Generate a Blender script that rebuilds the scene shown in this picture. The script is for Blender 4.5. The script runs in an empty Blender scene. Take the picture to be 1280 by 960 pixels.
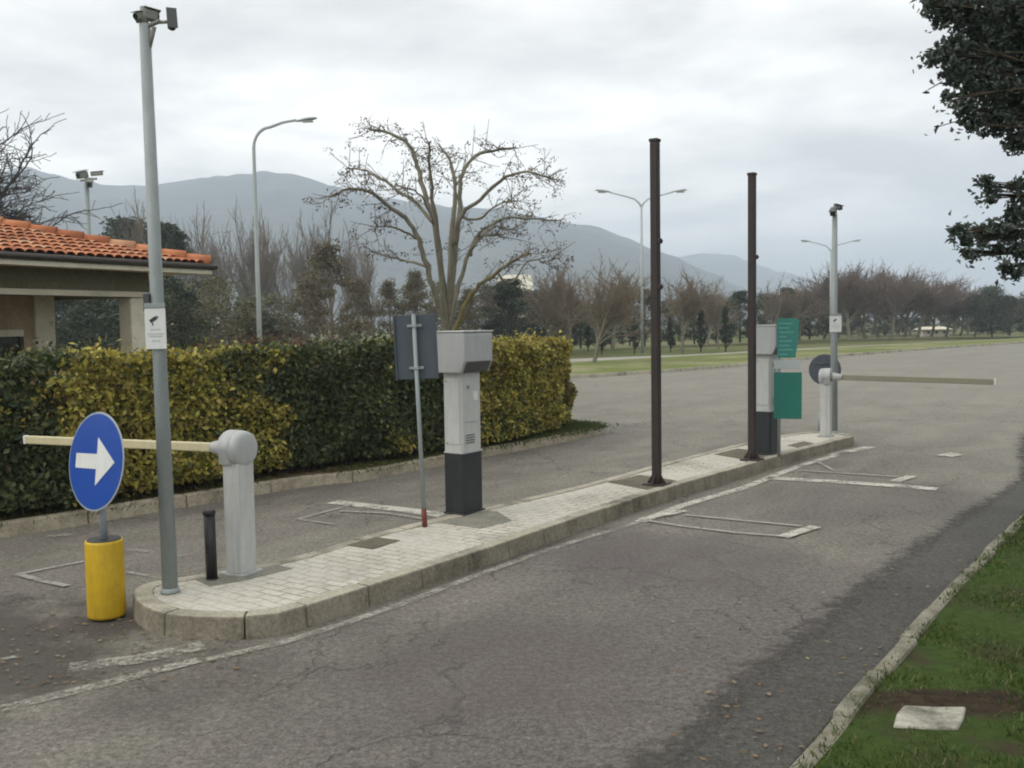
import bpy, bmesh, math, random
import numpy as np
from mathutils import Vector, Matrix
R_ = math.radians
random.seed(7); rng = np.random.default_rng(7)

# ------------------------------------------------------------------ camera
F = 1200.0; CZ = 1.75; PITCH = math.atan(73 / F); ROLL = 0.015
scene = bpy.context.scene
cam_d = bpy.data.cameras.new('camera'); cam = bpy.data.objects.new('camera', cam_d)
scene.collection.objects.link(cam); scene.camera = cam
cam_d.sensor_width = 36; cam_d.lens = 36 * F / 1280; cam_d.clip_end = 30000; cam_d.clip_start = 0.05
cam.matrix_world = Matrix.Translation((0, 0, CZ)) @ Matrix.Rotation(math.pi / 2 - PITCH, 4, 'X') @ Matrix.Rotation(-ROLL, 4, 'Z')

# ------------------------------------------------------------------ light
SUN_EL, SUN_AZ = R_(38), R_(-120)
world = bpy.data.worlds.new('World'); scene.world = world; world.use_nodes = True
nt = world.node_tree; nt.nodes.clear()
def wn(t, **k):
    n = nt.nodes.new(t)
    for a, b in k.items(): setattr(n, a, b)
    return n
def lk(a, b): nt.links.new(a, b)
def wmath(op, a, b=None, clamp=False):
    n = wn('ShaderNodeMath', operation=op); n.use_clamp = clamp
    for i, v in enumerate((a, b)):
        if v is None: continue
        if isinstance(v, (int, float)): n.inputs[i].default_value = v
        else: lk(v, n.inputs[i])
    return n.outputs[0]
tc = wn('ShaderNodeTexCoord'); sx = wn('ShaderNodeSeparateXYZ'); lk(tc.outputs['Generated'], sx.inputs[0])
zz = wmath('ADD', wmath('MAXIMUM', sx.outputs[2], 0.0), 0.10)
cx = wn('ShaderNodeCombineXYZ')
lk(wmath('DIVIDE', sx.outputs[0], zz), cx.inputs[0]); lk(wmath('DIVIDE', sx.outputs[1], zz), cx.inputs[1])
def wnoise(scale, detail, off, dist=0.0):
    mp = wn('ShaderNodeMapping'); lk(cx.outputs[0], mp.inputs[0]); mp.inputs['Location'].default_value = off
    n = wn('ShaderNodeTexNoise'); lk(mp.outputs[0], n.inputs[0])
    n.inputs['Scale'].default_value = scale; n.inputs['Detail'].default_value = detail
    n.inputs['Roughness'].default_value = 0.55; n.inputs['Distortion'].default_value = dist
    return n.outputs[0]
n1 = wnoise(0.42, 5, (3.1, 1.7, 0.0), 0.3); n2 = wnoise(1.1, 6, (8.3, 4.0, 2.0), 0.2)
nn = wmath('ADD', wmath('MULTIPLY', n1, 0.62), wmath('MULTIPLY', n2, 0.38))
# the cloud cover is thinner towards the left horizon
side = wmath('MULTIPLY', wmath('MULTIPLY', sx.outputs[0], -0.10), 1.0)
low = wmath('MULTIPLY', wmath('SUBTRACT', 1.0, wmath('MULTIPLY', sx.outputs[2], 5.0), True), 0.05)
nn = wmath('ADD', nn, wmath('ADD', side, low))
cr = wn('ShaderNodeValToRGB'); lk(nn, cr.inputs[0])
e = cr.color_ramp.elements
e[0].position = 0.41; e[0].color = (0.49, 0.485, 0.475, 1)
e[1].position = 0.585; e[1].color = (1.08, 1.05, 0.98, 1)
m_ = e.new(0.50); m_.color = (0.74, 0.725, 0.70, 1)
bgc = wn('ShaderNodeBackground'); lk(cr.outputs[0], bgc.inputs[0]); bgc.inputs[1].default_value = 1.42
sky = wn('ShaderNodeTexSky', sky_type='NISHITA'); sky.sun_disc = False
sky.sun_elevation = SUN_EL; sky.sun_rotation = SUN_AZ; sky.dust_density = 3
bgs = wn('ShaderNodeBackground'); lk(sky.outputs[0], bgs.inputs[0]); bgs.inputs[1].default_value = 0.08
mx = wn('ShaderNodeMixShader'); mx.inputs[0].default_value = 0.95
lk(bgs.outputs[0], mx.inputs[1]); lk(bgc.outputs[0], mx.inputs[2])
wo = wn('ShaderNodeOutputWorld'); lk(mx.outputs[0], wo.inputs[0])

sd = bpy.data.lights.new('sun', 'SUN'); sd.energy = 0.7; sd.angle = R_(25); sd.color = (1, 0.96, 0.9)
so = bpy.data.objects.new('sun', sd); scene.collection.objects.link(so)
sv = Vector((math.sin(SUN_AZ) * math.cos(SUN_EL), math.cos(SUN_AZ) * math.cos(SUN_EL), math.sin(SUN_EL)))
so.rotation_euler = sv.to_track_quat('Z', 'Y').to_euler(); so.location = (0, 0, 30)

vs = scene.view_settings; vs.view_transform = 'Standard'; vs.look = 'None'; vs.exposure = 0.45; vs.gamma = 1
vs.use_curve_mapping = False
scene.cycles.use_denoising = True
scene.cycles.max_bounces = 6; scene.cycles.transparent_max_bounces = 12; scene.cycles.volume_bounces = 3
scene.cycles.filter_width = 2.0

# ------------------------------------------------------------------ picture <-> place
def ray(px, py):
    x = (px - 640) / F; y = -(py - 480) / F
    c, s = math.cos(ROLL), math.sin(ROLL)
    a = c * x + s * y; b = -s * x + c * y
    cp, sp = math.cos(PITCH), math.sin(PITCH)
    return (a, cp + b * sp, -sp + b * cp)
def G(px, py, z=0.0):
    d = ray(px, py); t = (z - CZ) / d[2]; return Vector((d[0] * t, d[1] * t, z))
def at(px, py, D):
    d = ray(px, py); t = D / d[1]; return Vector((d[0] * t, D, CZ + d[2] * t))
HEAD = R_(35.5)
U = Vector((math.sin(HEAD), math.cos(HEAD), 0)); RT = Vector((math.cos(HEAD), -math.sin(HEAD), 0))

# ------------------------------------------------------------------ object helpers
C = scene.collection
def tag(o, label=None, cat=None, group=None, kind=None):
    if label: o['label'] = label
    if cat: o['category'] = cat
    if group: o['group'] = group
    if kind: o['kind'] = kind
    return o
def thing(name, label, cat, loc=(0, 0, 0), rz=0, group=None):
    o = bpy.data.objects.new(name, None); C.objects.link(o); o.empty_display_size = 0.1
    o.location = loc; o.rotation_euler = (0, 0, rz)
    return tag(o, label, cat, group)
def copy_tree(o, parent=None):
    c = o.copy(); C.objects.link(c); c.parent = parent
    for ch in list(o.children): copy_tree(ch, c)
    return c

class MB:
    def __init__(s): s.v = []; s.f = []; s.sm = []
    def add(s, vs, fs, smooth=False):
        b = len(s.v); s.v += [tuple(v) for v in vs]
        for f in fs: s.f.append(tuple(i + b for i in f)); s.sm.append(smooth)
        return s
    def box(s, c, d, rz=0, taper=1.0, M=None):
        x, y, z = d[0] / 2, d[1] / 2, d[2] / 2
        vs = []
        for k in (-1, 1):
            t = taper if k > 0 else 1
            for (a, b) in ((-1, -1), (1, -1), (1, 1), (-1, 1)):
                p = Vector((a * x * t, b * y * t, k * z))
                if rz: p = Matrix.Rotation(rz, 3, 'Z') @ p
                p = p + Vector(c)
                if M: p = M @ p
                vs.append(p)
        return s.add(vs, [(3, 2, 1, 0), (4, 5, 6, 7), (0, 1, 5, 4), (1, 2, 6, 5), (2, 3, 7, 6), (3, 0, 4, 7)])
    def tube(s, pts, rad, n=12, caps=True, smooth=True):
        pts = [Vector(p) for p in pts]
        if isinstance(rad, (int, float)): rad = [rad] * len(pts)
        vs = []; ref = None
        for i, p in enumerate(pts):
            d = (pts[min(i + 1, len(pts) - 1)] - pts[max(i - 1, 0)])
            d = d.normalized() if d.length > 1e-9 else Vector((0, 0, 1))
            if ref is None: ref = Vector((1, 0, 0)) if abs(d.x) < 0.8 else Vector((0, 1, 0))
            a = (ref - d * ref.dot(d)).normalized(); b = d.cross(a); ref = a
            for k in range(n):
                t = 2 * math.pi * k / n
                vs.append(p + (a * math.cos(t) + b * math.sin(t)) * rad[i])
        fs = []
        for i in range(len(pts) - 1):
            for k in range(n):
                fs.append((i * n + k, i * n + (k + 1) % n, (i + 1) * n + (k + 1) % n, (i + 1) * n + k))
        base = len(s.v); s.add(vs, fs, smooth)
        if caps:
            s.f.append(tuple(base + k for k in reversed(range(n)))); s.sm.append(False)
            o = base + (len(pts) - 1) * n
            s.f.append(tuple(o + k for k in range(n))); s.sm.append(False)
        return s
    def prism(s, poly, z0, z1, M=None, smooth=False):
        n = len(poly)
        vs = [Vector((p[0], p[1], z0)) for p in poly] + [Vector((p[0], p[1], z1)) for p in poly]
        if M: vs = [M @ v for v in vs]
        fs = [tuple(reversed(range(n))), tuple(range(n, 2 * n))]
        base = len(s.v)
        s.add(vs, fs)
        for i in range(n):
            s.f.append((base + i, base + (i + 1) % n, base + n + (i + 1) % n, base + n + i)); s.sm.append(smooth)
        return s
    def build(s, name, m, parent=None, bevel=0, seg=2):
        me = bpy.data.meshes.new(name); me.from_pydata(s.v, [], s.f)
        me.polygons.foreach_set('use_smooth', s.sm); me.materials.append(m)
        bm = bmesh.new(); bm.from_mesh(me); bmesh.ops.recalc_face_normals(bm, faces=bm.faces); bm.to_mesh(me); bm.free()
        me.update()
        o = bpy.data.objects.new(name, me); C.objects.link(o); o.parent = parent
        if bevel:
            b = o.modifiers.new('bevel', 'BEVEL'); b.width = bevel; b.segments = seg; b.limit_method = 'ANGLE'; b.angle_limit = R_(40)
        return o
def arr_obj(name, V, Q, m, parent=None, smooth=False):
    me = bpy.data.meshes.new(name); V = np.asarray(V, np.float32); Q = np.asarray(Q, np.int32)
    me.vertices.add(len(V)); me.vertices.foreach_set('co', V.ravel())
    k = Q.shape[1]
    me.loops.add(Q.size); me.loops.foreach_set('vertex_index', Q.ravel())
    me.polygons.add(len(Q)); me.polygons.foreach_set('loop_start', np.arange(0, Q.size, k, dtype=np.int32))
    me.polygons.foreach_set('loop_total', np.full(len(Q), k, np.int32))
    me.polygons.foreach_set('use_smooth', np.full(len(Q), smooth))
    me.materials.append(m); me.update(calc_edges=True)
    o = bpy.data.objects.new(name, me); C.objects.link(o); o.parent = parent
    return o

# ------------------------------------------------------------------ materials
class NT:
    def __init__(s, name):
        s.m = bpy.data.materials.new(name); s.m.use_nodes = True; s.t = s.m.node_tree; s.t.nodes.clear()
        s.out = s.n('ShaderNodeOutputMaterial'); s._co = {}
    def n(s, t, **k):
        n = s.t.nodes.new(t)
        for a, b in k.items(): setattr(n, a, b)
        return n
    def l(s, a, b): s.t.links.new(a, b)
    def put(s, n, i, v):
        if v is None: return
        if hasattr(v, 'is_output') or hasattr(v, 'links'): s.l(v, n.inputs[i])
        else: n.inputs[i].default_value = v
    def co(s, kind='Object'):
        if kind not in s._co:
            if kind == 'World': s._co[kind] = s.n('ShaderNodeNewGeometry').outputs['Position']
            else: s._co[kind] = s.n('ShaderNodeTexCoord').outputs[kind]
        return s._co[kind]
    def map(s, vec, loc=(0, 0, 0), rot=(0, 0, 0), sc=(1, 1, 1)):
        n = s.n('ShaderNodeMapping'); s.l(vec, n.inputs[0])
        n.inputs['Location'].default_value = loc; n.inputs['Rotation'].default_value = rot; n.inputs['Scale'].default_value = sc
        return n.outputs[0]
    def noise(s, scale, detail=4, rough=0.55, vec=None, dist=0.0, color=False):
        n = s.n('ShaderNodeTexNoise'); s.l(vec if vec is not None else s.co(), n.inputs[0])
        n.inputs['Scale'].default_value = scale; n.inputs['Detail'].default_value = detail
        n.inputs['Roughness'].default_value = rough; n.inputs['Distortion'].default_value = dist
        return n.outputs['Color' if color else 'Fac']
    def ramp(s, fac, stops):
        n = s.n('ShaderNodeValToRGB'); s.l(fac, n.inputs[0]); el = n.color_ramp.elements
        while len(el) < len(stops): el.new(0.5)
        for e_, (p, c) in zip(el, stops):
            e_.position = p; e_.color = (c, c, c, 1) if isinstance(c, (int, float)) else (*c, 1)
        return n.outputs[0]
    def math(s, op, a, b=None, clamp=False):
        n = s.n('ShaderNodeMath', operation=op); n.use_clamp = clamp
        s.put(n, 0, a); s.put(n, 1, b); return n.outputs[0]
    def mix(s, fac, a, b, mode='MIX'):
        n = s.n('ShaderNodeMix', data_type='RGBA', blend_type=mode)
        for i, v in ((0, fac), (6, a), (7, b)):
            if isinstance(v, tuple) and len(v) == 3: v = (*v, 1)
            s.put(n, i, v)
        return n.outputs[2]
    def bump(s, h, strength=0.3, dist=0.01, normal=None):
        n = s.n('ShaderNodeBump'); n.inputs['Strength'].default_value = strength; n.inputs['Distance'].default_value = dist
        s.l(h, n.inputs['Height'])
        if normal is not None: s.l(normal, n.inputs['Normal'])
        return n.outputs[0]
    def pbr(s, col, rough=0.7, metal=0.0, normal=None, spec=0.5):
        b = s.n('ShaderNodeBsdfPrincipled')
        if isinstance(col, tuple): col = (*col, 1)[:4]
        s.put(b, 'Base Color', col); s.put(b, 'Roughness', rough); s.put(b, 'Metallic', metal)
        b.inputs['Specular IOR Level'].default_value = spec
        if normal is not None: s.l(normal, b.inputs['Normal'])
        return b.outputs[0]
    def done(s, sh): s.l(sh, s.out.inputs[0]); return s.m

def painted(name, col, rough=0.5, metal=0.0, dirt=0.25, dirtcol=(0.12, 0.10, 0.07), bump=0.05, streak=True):
    t = NT(name)
    a = t.noise(6, 5, 0.6); vec = t.map(t.co(), sc=(9, 9, 1.2) if streak else (3, 3, 3))
    b = t.noise(3, 4, 0.6, vec)
    f = t.math('MULTIPLY', t.ramp(t.math('ADD', t.math('MULTIPLY', a, 0.5), t.math('MULTIPLY', b, 0.5)), [(0.42, 0.0), (0.66, 1.0)]), dirt)
    c = t.mix(f, col, dirtcol)
    fine = t.noise(60, 3)
    c = t.mix(0.12, c, t.ramp(fine, [(0.3, 0.02), (0.7, 0.6)]), 'SOFT_LIGHT')
    r = t.math('ADD', t.math('MULTIPLY', a, 0.25), rough - 0.1)
    return t.done(t.pbr(c, r, metal, t.bump(t.noise(25, 4), bump, 0.004)))

def leafmat(name, cols, trans=0.25, rough=0.45):
    t = NT(name)
    g = t.n('ShaderNodeNewGeometry'); r = g.outputs['Random Per Island']
    k = len(cols)
    c = t.ramp(r, [(i / max(1, k - 1), cc) for i, cc in enumerate(cols)])
    c = t.mix(0.5, c, t.ramp(t.noise(1.1, 3), [(0.3, 0.35), (0.7, 0.75)]), 'SOFT_LIGHT')
    p = t.pbr(c, rough, 0, None, 0.35)
    tr = t.n('ShaderNodeBsdfTranslucent'); t.l(c, tr.inputs[0])
    mx = t.n('ShaderNodeMixShader'); mx.inputs[0].default_value = trans
    t.l(p, mx.inputs[1]); t.l(tr.outputs[0], mx.inputs[2])
    return t.done(mx.outputs[0])

def barkmat(name, c1, c2, scale=8):
    t = NT(name)
    n = t.noise(scale, 5, 0.65, t.map(t.co(), sc=(1, 1, 0.35)))
    return t.done(t.pbr(t.ramp(n, [(0.3, c1), (0.7, c2)]), 0.9, 0, t.bump(n, 0.5, 0.02), 0.2))

def asphalt(name, c_lo, c_hi, cracks=True, patch=False, feather=False):
    t = NT(name); P = t.co('World')
    lane = t.map(P, rot=(0, 0, HEAD))                       # x across, y along the lane
    big = t.noise(0.35, 4, 0.6, lane); mid = t.noise(1.6, 5, 0.65, t.map(lane, sc=(1.0, 0.55, 1)), 0.6)
    f = t.math('ADD', t.math('MULTIPLY', big, 0.45), t.math('MULTIPLY', mid, 0.55))
    col = t.ramp(f, [(0.34, c_lo), (0.62, c_hi)])
    # brownish wheel tracks polished along the lane
    w = t.noise(0.9, 3, 0.5, t.map(lane, sc=(1.3, 0.08, 1)))
    col = t.mix(t.math('MULTIPLY', t.ramp(w, [(0.45, 0.0), (0.62, 1.0)]), 0.5 if cracks else 0.0), col, (0.118, 0.100, 0.094))
    if not patch:   # the wide old surface beyond the gates is paler, the right lane has purplish worn bands
        sy = t.n('ShaderNodeSeparateXYZ'); t.l(P, sy.inputs[0])
        ly = t.n('ShaderNodeSeparateXYZ'); t.l(lane, ly.inputs[0])
        fy = t.math('ADD', t.math('MULTIPLY', ly.outputs[1], 0.06), t.math('MULTIPLY', t.noise(0.5, 4, 0.6, P), 0.9))
        col = t.mix(t.math('MULTIPLY', t.ramp(t.math('SUBTRACT', fy, 0.75), [(0.15, 0.0), (1.0, 1.0)]), 0.55), col, (0.245, 0.232, 0.19))
        for (x, y, r, k) in ((1.2, 6.0, 2.6, 0.75), (0.3, 4.3, 2.2, 0.65), (3.6, 9.0, 2.2, 0.6), (-0.5, 3.4, 2.2, 0.5)):
            d = t.n('ShaderNodeVectorMath', operation='DISTANCE'); t.l(P, d.inputs[0]); d.inputs[1].default_value = (x, y, 0)
            q = t.math('ADD', t.math('SUBTRACT', 1.0, t.math('DIVIDE', d.outputs['Value'], r)), t.math('MULTIPLY', t.math('SUBTRACT', t.noise(1.1, 5, 0.65, t.map(lane, loc=(x * 3, y, 0), sc=(1, .4, 1))), 0.5), 2.2))
            col = t.mix(t.math('MULTIPLY', t.ramp(q, [(0.1, 0.0), (0.8, 1.0)]), k), col, (0.105, 0.092, 0.084))
    # aggregate
    vor = t.n('ShaderNodeTexVoronoi'); t.l(P, vor.inputs[0]); vor.inputs['Scale'].default_value = 95
    ag = t.ramp(vor.outputs['Color'], [(0.0, 0.18), (1.0, 0.82)])
    col = t.mix(0.62, col, ag, 'SOFT_LIGHT')
    gr = t.noise(27, 6, 0.8, P)
    col = t.mix(0.65, col, t.ramp(gr, [(0.36, 0.12), (0.64, 0.88)]), 'SOFT_LIGHT')
    sp = t.noise(150, 2, 0.5, P)
    col = t.mix(t.ramp(sp, [(0.70, 0.0), (0.76, 0.6)]), col, (0.36, 0.35, 0.32))
    h = t.math('ADD', t.math('MULTIPLY', vor.outputs['Distance'], 0.5), gr)
    if cracks:
        warp = t.n('ShaderNodeVectorMath', operation='ADD')
        wv = t.n('ShaderNodeVectorMath', operation='SCALE'); t.l(t.noise(1.3, 5, 0.65, P, color=True), wv.inputs[0]); wv.inputs['Scale'].default_value = 0.9
        t.l(P, warp.inputs[0]); t.l(wv.outputs[0], warp.inputs[1])
        cm = None
        for sc_, th in ((0.40, 0.0068), (1.15, 0.013)):
            v = t.n('ShaderNodeTexVoronoi', feature='DISTANCE_TO_EDGE'); t.l(warp.outputs[0], v.inputs[0]); v.inputs['Scale'].default_value = sc_
            c_ = t.math('SUBTRACT', 1.0, t.math('DIVIDE', v.outputs['Distance'], th), True)
            gate = t.ramp(t.noise(0.55 if sc_ < 1 else 0.8, 3, 0.5, t.map(P, loc=(sc_ * 9, 3, 0))), [(0.48, 0.0), (0.55, 1.0)])
            c_ = t.math('MULTIPLY', c_, gate)
            cm = c_ if cm is None else t.math('MAXIMUM', cm, c_)
        col = t.mix(t.math('MULTIPLY', cm, 0.7), col, (0.03, 0.028, 0.025))
        h = t.math('SUBTRACT', h, t.math('MULTIPLY', cm, 2.0))
        # muddy, oil-dark ground where the two lanes part, and along the island
        for (x, y, r, k, cc) in ((-3.2, 5.0, 1.7, 0.8, (0.045, 0.038, 0.032)), (-1.6, 4.75, 0.8, 0.35, (0.05, 0.043, 0.036)), (1.2, 7.2, 1.3, 0.5, (0.085, 0.068, 0.066)),
                                 (-0.2, 4.9, 1.2, 0.4, (0.085, 0.070, 0.064)), (-7.0, 3.6, 3.4, 0.5, (0.07, 0.06, 0.05))):
            d = t.n('ShaderNodeVectorMath', operation='DISTANCE'); t.l(P, d.inputs[0]); d.inputs[1].default_value = (x, y, 0)
            q = t.math('SUBTRACT', 1.0, t.math('DIVIDE', d.outputs['Value'], r))
            q = t.math('ADD', q, t.math('MULTIPLY', t.math('SUBTRACT', t.noise(2.2, 5, 0.65, t.map(P, loc=(x, y, 0))), 0.5), 1.6))
            q = t.math('MULTIPLY', t.ramp(q, [(0.12, 0.0), (0.55, 1.0)]), k)
            col = t.mix(q, col, cc)
    sh = t.pbr(col, 0.82, 0, t.bump(h, 0.45, 0.006), 0.4)
    if feather:     # the newer layer thins out into the old one
        at_ = t.n('ShaderNodeAttribute', attribute_name='inside')
        q = t.math('ADD', at_.outputs['Fac'], t.math('MULTIPLY', t.math('SUBTRACT', t.noise(9, 6, 0.75, P), 0.5), 1.5))
        tr = t.n('ShaderNodeBsdfTransparent'); mx = t.n('ShaderNodeMixShader'); t.l(t.ramp(q, [(0.25, 0.0), (0.75, 1.0)]), mx.inputs[0])
        t.l(tr.outputs[0], mx.inputs[1]); t.l(sh, mx.inputs[2]); sh = mx.outputs[0]
    return t.done(sh)

def soilgrass(name, greens, soil, edge=(0.42, 0.6), scale=1.2, bare=None):
    t = NT(name); P = t.co('World')
    a = t.noise(scale, 5, 0.65, P); b = t.noise(18, 4, 0.7, P)
    g = t.ramp(b, [(0.3, greens[0]), (0.7, greens[1])])
    c = t.mix(t.ramp(a, [(edge[0], 0.0), (edge[1], 1.0)]), g, soil)
    if bare:
        v = t.map(P, loc=(-bare[0], -bare[1], 0)); v = t.map(v, rot=(0, 0, bare[4])); v = t.map(v, sc=(1 / bare[2], 1 / bare[3], 0))
        d = t.n('ShaderNodeVectorMath', operation='LENGTH'); t.l(v, d.inputs[0])
        q = t.math('ADD', t.math('SUBTRACT', 1.0, d.outputs['Value']), t.math('MULTIPLY', t.math('SUBTRACT', t.noise(4.5, 6, 0.7, P), 0.5), 1.5))
        c = t.mix(t.ramp(q, [(0.05, 0.0), (0.30, 1.0)]), c, t.ramp(b, [(0.3, (0.020, 0.015, 0.010)), (0.7, (0.060, 0.044, 0.028))]))
    return t.done(t.pbr(c, 0.95, 0, t.bump(t.math('ADD', b, a), 0.8, 0.03), 0.1))

def concrete(name, c1, c2, stain=(0.07, 0.065, 0.05), amt=0.5):
    t = NT(name); P = t.co('World')
    a = t.noise(3.5, 6, 0.68, P, 0.3); b = t.noise(45, 4, 0.7, P)
    c = t.ramp(a, [(0.3, c1), (0.7, c2)])
    c = t.mix(t.math('MULTIPLY', t.ramp(t.noise(1.7, 6, 0.7, t.map(P, loc=(4, 1, 2))), [(0.5, 0.0), (0.68, 1.0)]), amt), c, stain)
    c = t.mix(0.5, c, t.ramp(b, [(0.35, 0.2), (0.65, 0.8)]), 'SOFT_LIGHT')
    return t.done(t.pbr(c, 0.88, 0, t.bump(t.math('ADD', a, b), 0.35, 0.008), 0.3))

def worn_paint(name, col, lo=0.42, hi=0.58, cover=0.9):
    t = NT(name); P = t.co('World')
    m = t.math('ADD', t.math('MULTIPLY', t.noise(5, 5, 0.7, P), 0.5), t.math('MULTIPLY', t.noise(42, 4, 0.75, P), 0.5))
    m = t.math('MULTIPLY', t.ramp(m, [(lo, 0.0), (hi, 1.0)]), cover)
    c = t.mix(t.noise(9, 4, 0.6, P), col, tuple(x * 0.62 for x in col))
    s = t.pbr(c, 0.8)
    tr = t.n('ShaderNodeBsdfTransparent'); mx = t.n('ShaderNodeMixShader')
    t.l(m, mx.inputs[0]); t.l(tr.outputs[0], mx.inputs[1]); t.l(s, mx.inputs[2])
    return t.done(mx.outputs[0])

def paver_mat():
    t = NT('paving_bricks'); P = t.co('World')
    v = t.map(P, rot=(0, 0, HEAD))
    v2 = t.n('ShaderNodeVectorMath', operation='ADD'); t.l(v, v2.inputs[0])
    w = t.n('ShaderNodeVectorMath', operation='SCALE'); t.l(t.noise(5, 3, 0.5, P, color=True), w.inputs[0]); w.inputs['Scale'].default_value = 0.05
    t.l(w.outputs[0], v2.inputs[1])
    b = t.n('ShaderNodeTexBrick'); t.l(v2.outputs[0], b.inputs[0])
    b.inputs['Scale'].default_value = 1.0; b.inputs['Brick Width'].default_value = 0.18; b.inputs['Row Height'].default_value = 0.09
    b.inputs['Mortar Size'].default_value = 0.008; b.inputs['Mortar Smooth'].default_value = 0.3
    b.inputs['Color1'].default_value = (0.55, 0.52, 0.45, 1); b.inputs['Color2'].default_value = (0.46, 0.435, 0.37, 1)
    b.inputs['Mortar'].default_value = (0.26, 0.235, 0.18, 1)
    n = t.noise(1.3, 6, 0.7, P); f = t.noise(30, 5, 0.75, P)
    c = t.mix(t.math('MULTIPLY', t.ramp(n, [(0.50, 0.0), (0.66, 1.0)]), 0.5), b.outputs['Color'], (0.16, 0.145, 0.115))
    c = t.mix(t.math('MULTIPLY', t.ramp(t.noise(0.9, 4, 0.6, t.map(P, loc=(3, 9, 1))), [(0.42, 0.0), (0.6, 1.0)]), 0.72), c, (0.53, 0.505, 0.44))
    c = t.mix(0.5, c, t.ramp(f, [(0.35, 0.2), (0.65, 0.8)]), 'SOFT_LIGHT')
    h = t.math('SUBTRACT', f, t.math('MULTIPLY', b.outputs['Fac'], 1.6))
    return t.done(t.pbr(c, 0.88, 0, t.bump(h, 0.5, 0.008), 0.3))

def tile_mat():
    t = NT('terracotta_tiles'); g = t.n('ShaderNodeNewGeometry')
    c = t.ramp(g.outputs['Random Per Island'], [(0.0, (0.28, 0.095, 0.045)), (0.35, (0.43, 0.155, 0.07)), (0.7, (0.52, 0.21, 0.10)), (1.0, (0.50, 0.29, 0.17))])
    n = t.noise(1.5, 5, 0.7, t.co('World'))
    c = t.mix(t.math('MULTIPLY', t.ramp(n, [(0.5, 0.0), (0.66, 1.0)]), 0.35), c, (0.13, 0.09, 0.06))
    return t.done(t.pbr(c, 0.85, 0, t.bump(t.noise(40, 4), 0.3, 0.005), 0.3))

M = {}
M['asphalt'] = asphalt('asphalt', (0.105, 0.098, 0.081), (0.222, 0.207, 0.170))
M['patch'] = asphalt('dark_asphalt', (0.042, 0.040, 0.034), (0.080, 0.075, 0.064), cracks=False, patch=True, feather=True)
M['pale'] = asphalt('pale_asphalt', (0.25, 0.235, 0.20), (0.36, 0.34, 0.29), cracks=False, patch=True)
M['concrete'] = concrete('kerb_concrete', (0.28, 0.255, 0.195), (0.47, 0.435, 0.35), amt=0.75)
M['kerb_side'] = concrete('dark_kerb_face', (0.17, 0.15, 0.11), (0.29, 0.26, 0.20), (0.06, 0.05, 0.035), 0.8)  # darker concrete tone, given to the upright kerb faces only
M['kerb_old'] = concrete('weathered_kerb', (0.15, 0.14, 0.10), (0.28, 0.265, 0.21), (0.05, 0.055, 0.025), 0.9)
M['kerb_warm'] = concrete('warm_kerb', (0.29, 0.25, 0.18), (0.44, 0.39, 0.29), (0.08, 0.07, 0.05), 0.6)
M['cement'] = concrete('cement_patch', (0.17, 0.165, 0.13), (0.26, 0.25, 0.21))
M['iron_lid'] = concrete('rusty_lid', (0.10, 0.085, 0.06), (0.17, 0.145, 0.105))
M['stone'] = concrete('pale_stone', (0.27, 0.26, 0.205), (0.46, 0.45, 0.38), (0.04, 0.035, 0.022), 1.0)
M['paver'] = paver_mat()
M['ground'] = soilgrass('far_grass', ((0.060, 0.085, 0.022), (0.14, 0.16, 0.055)), (0.19, 0.17, 0.095), (0.42, 0.65), 0.06)
M['lawn'] = soilgrass('lawn', ((0.028, 0.050, 0.010), (0.055, 0.088, 0.020)), (0.050, 0.040, 0.024), (0.52, 0.66), 1.3, bare=(G(1190, 872, .06).x, G(1190, 872, .06).y, .60, .20, 0.1))
M['verge'] = soilgrass('verge_grass', ((0.10, 0.135, 0.032), (0.19, 0.215, 0.075)), (0.30, 0.27, 0.16), (0.46, 0.66), 0.22)
M['earth'] = soilgrass('hedge_earth', ((0.05, 0.055, 0.018), (0.10, 0.08, 0.035)), (0.13, 0.085, 0.05), (0.35, 0.55), 2.4)
M['white_paint'] = worn_paint('worn_white_paint', (0.70, 0.67, 0.58), 0.38, 0.54, 0.9)
M['faded_paint'] = worn_paint('faded_white_paint', (0.50, 0.48, 0.41), 0.43, 0.58, 0.8)
M['sealant'] = worn_paint('pale_joint_filler', (0.42, 0.41, 0.36), 0.36, 0.50, 0.85)
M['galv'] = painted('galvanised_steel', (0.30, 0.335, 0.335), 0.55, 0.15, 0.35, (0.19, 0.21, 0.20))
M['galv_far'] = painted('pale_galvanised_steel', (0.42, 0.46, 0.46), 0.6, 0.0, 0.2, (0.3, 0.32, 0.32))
M['silver'] = painted('silver_grey_paint', (0.52, 0.525, 0.51), 0.45, 0.05, 0.35, (0.30, 0.295, 0.26))
M['silver_head'] = painted('silver_hood', (0.43, 0.44, 0.44), 0.45, 0.05, 0.3, (0.22, 0.22, 0.20))
M['black'] = painted('black_paint', (0.016, 0.020, 0.024), 0.5, 0, 0.3, (0.06, 0.06, 0.055))
M['black_post'] = painted('black_bollard_paint', (0.012, 0.011, 0.012), 0.45, 0, 0.25, (0.05, 0.045, 0.04))
M['camera_black'] = painted('dark_camera_shell', (0.05, 0.055, 0.06), 0.4, 0, 0.2)
M['camera_grey'] = painted('grey_green_camera_shell', (0.22, 0.235, 0.20), 0.5, 0, 0.3)
M['glass'] = painted('dark_glass', (0.012, 0.014, 0.014), 0.12, 0, 0.1, bump=0)
M['boom'] = painted('cream_boom_paint', (0.60, 0.54, 0.34), 0.5, 0, 0.3, (0.33, 0.28, 0.17))
M['boom_far'] = painted('grey_boom_paint', (0.27, 0.255, 0.185), 0.5, 0, 0.3, (0.2, 0.18, 0.13))
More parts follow.
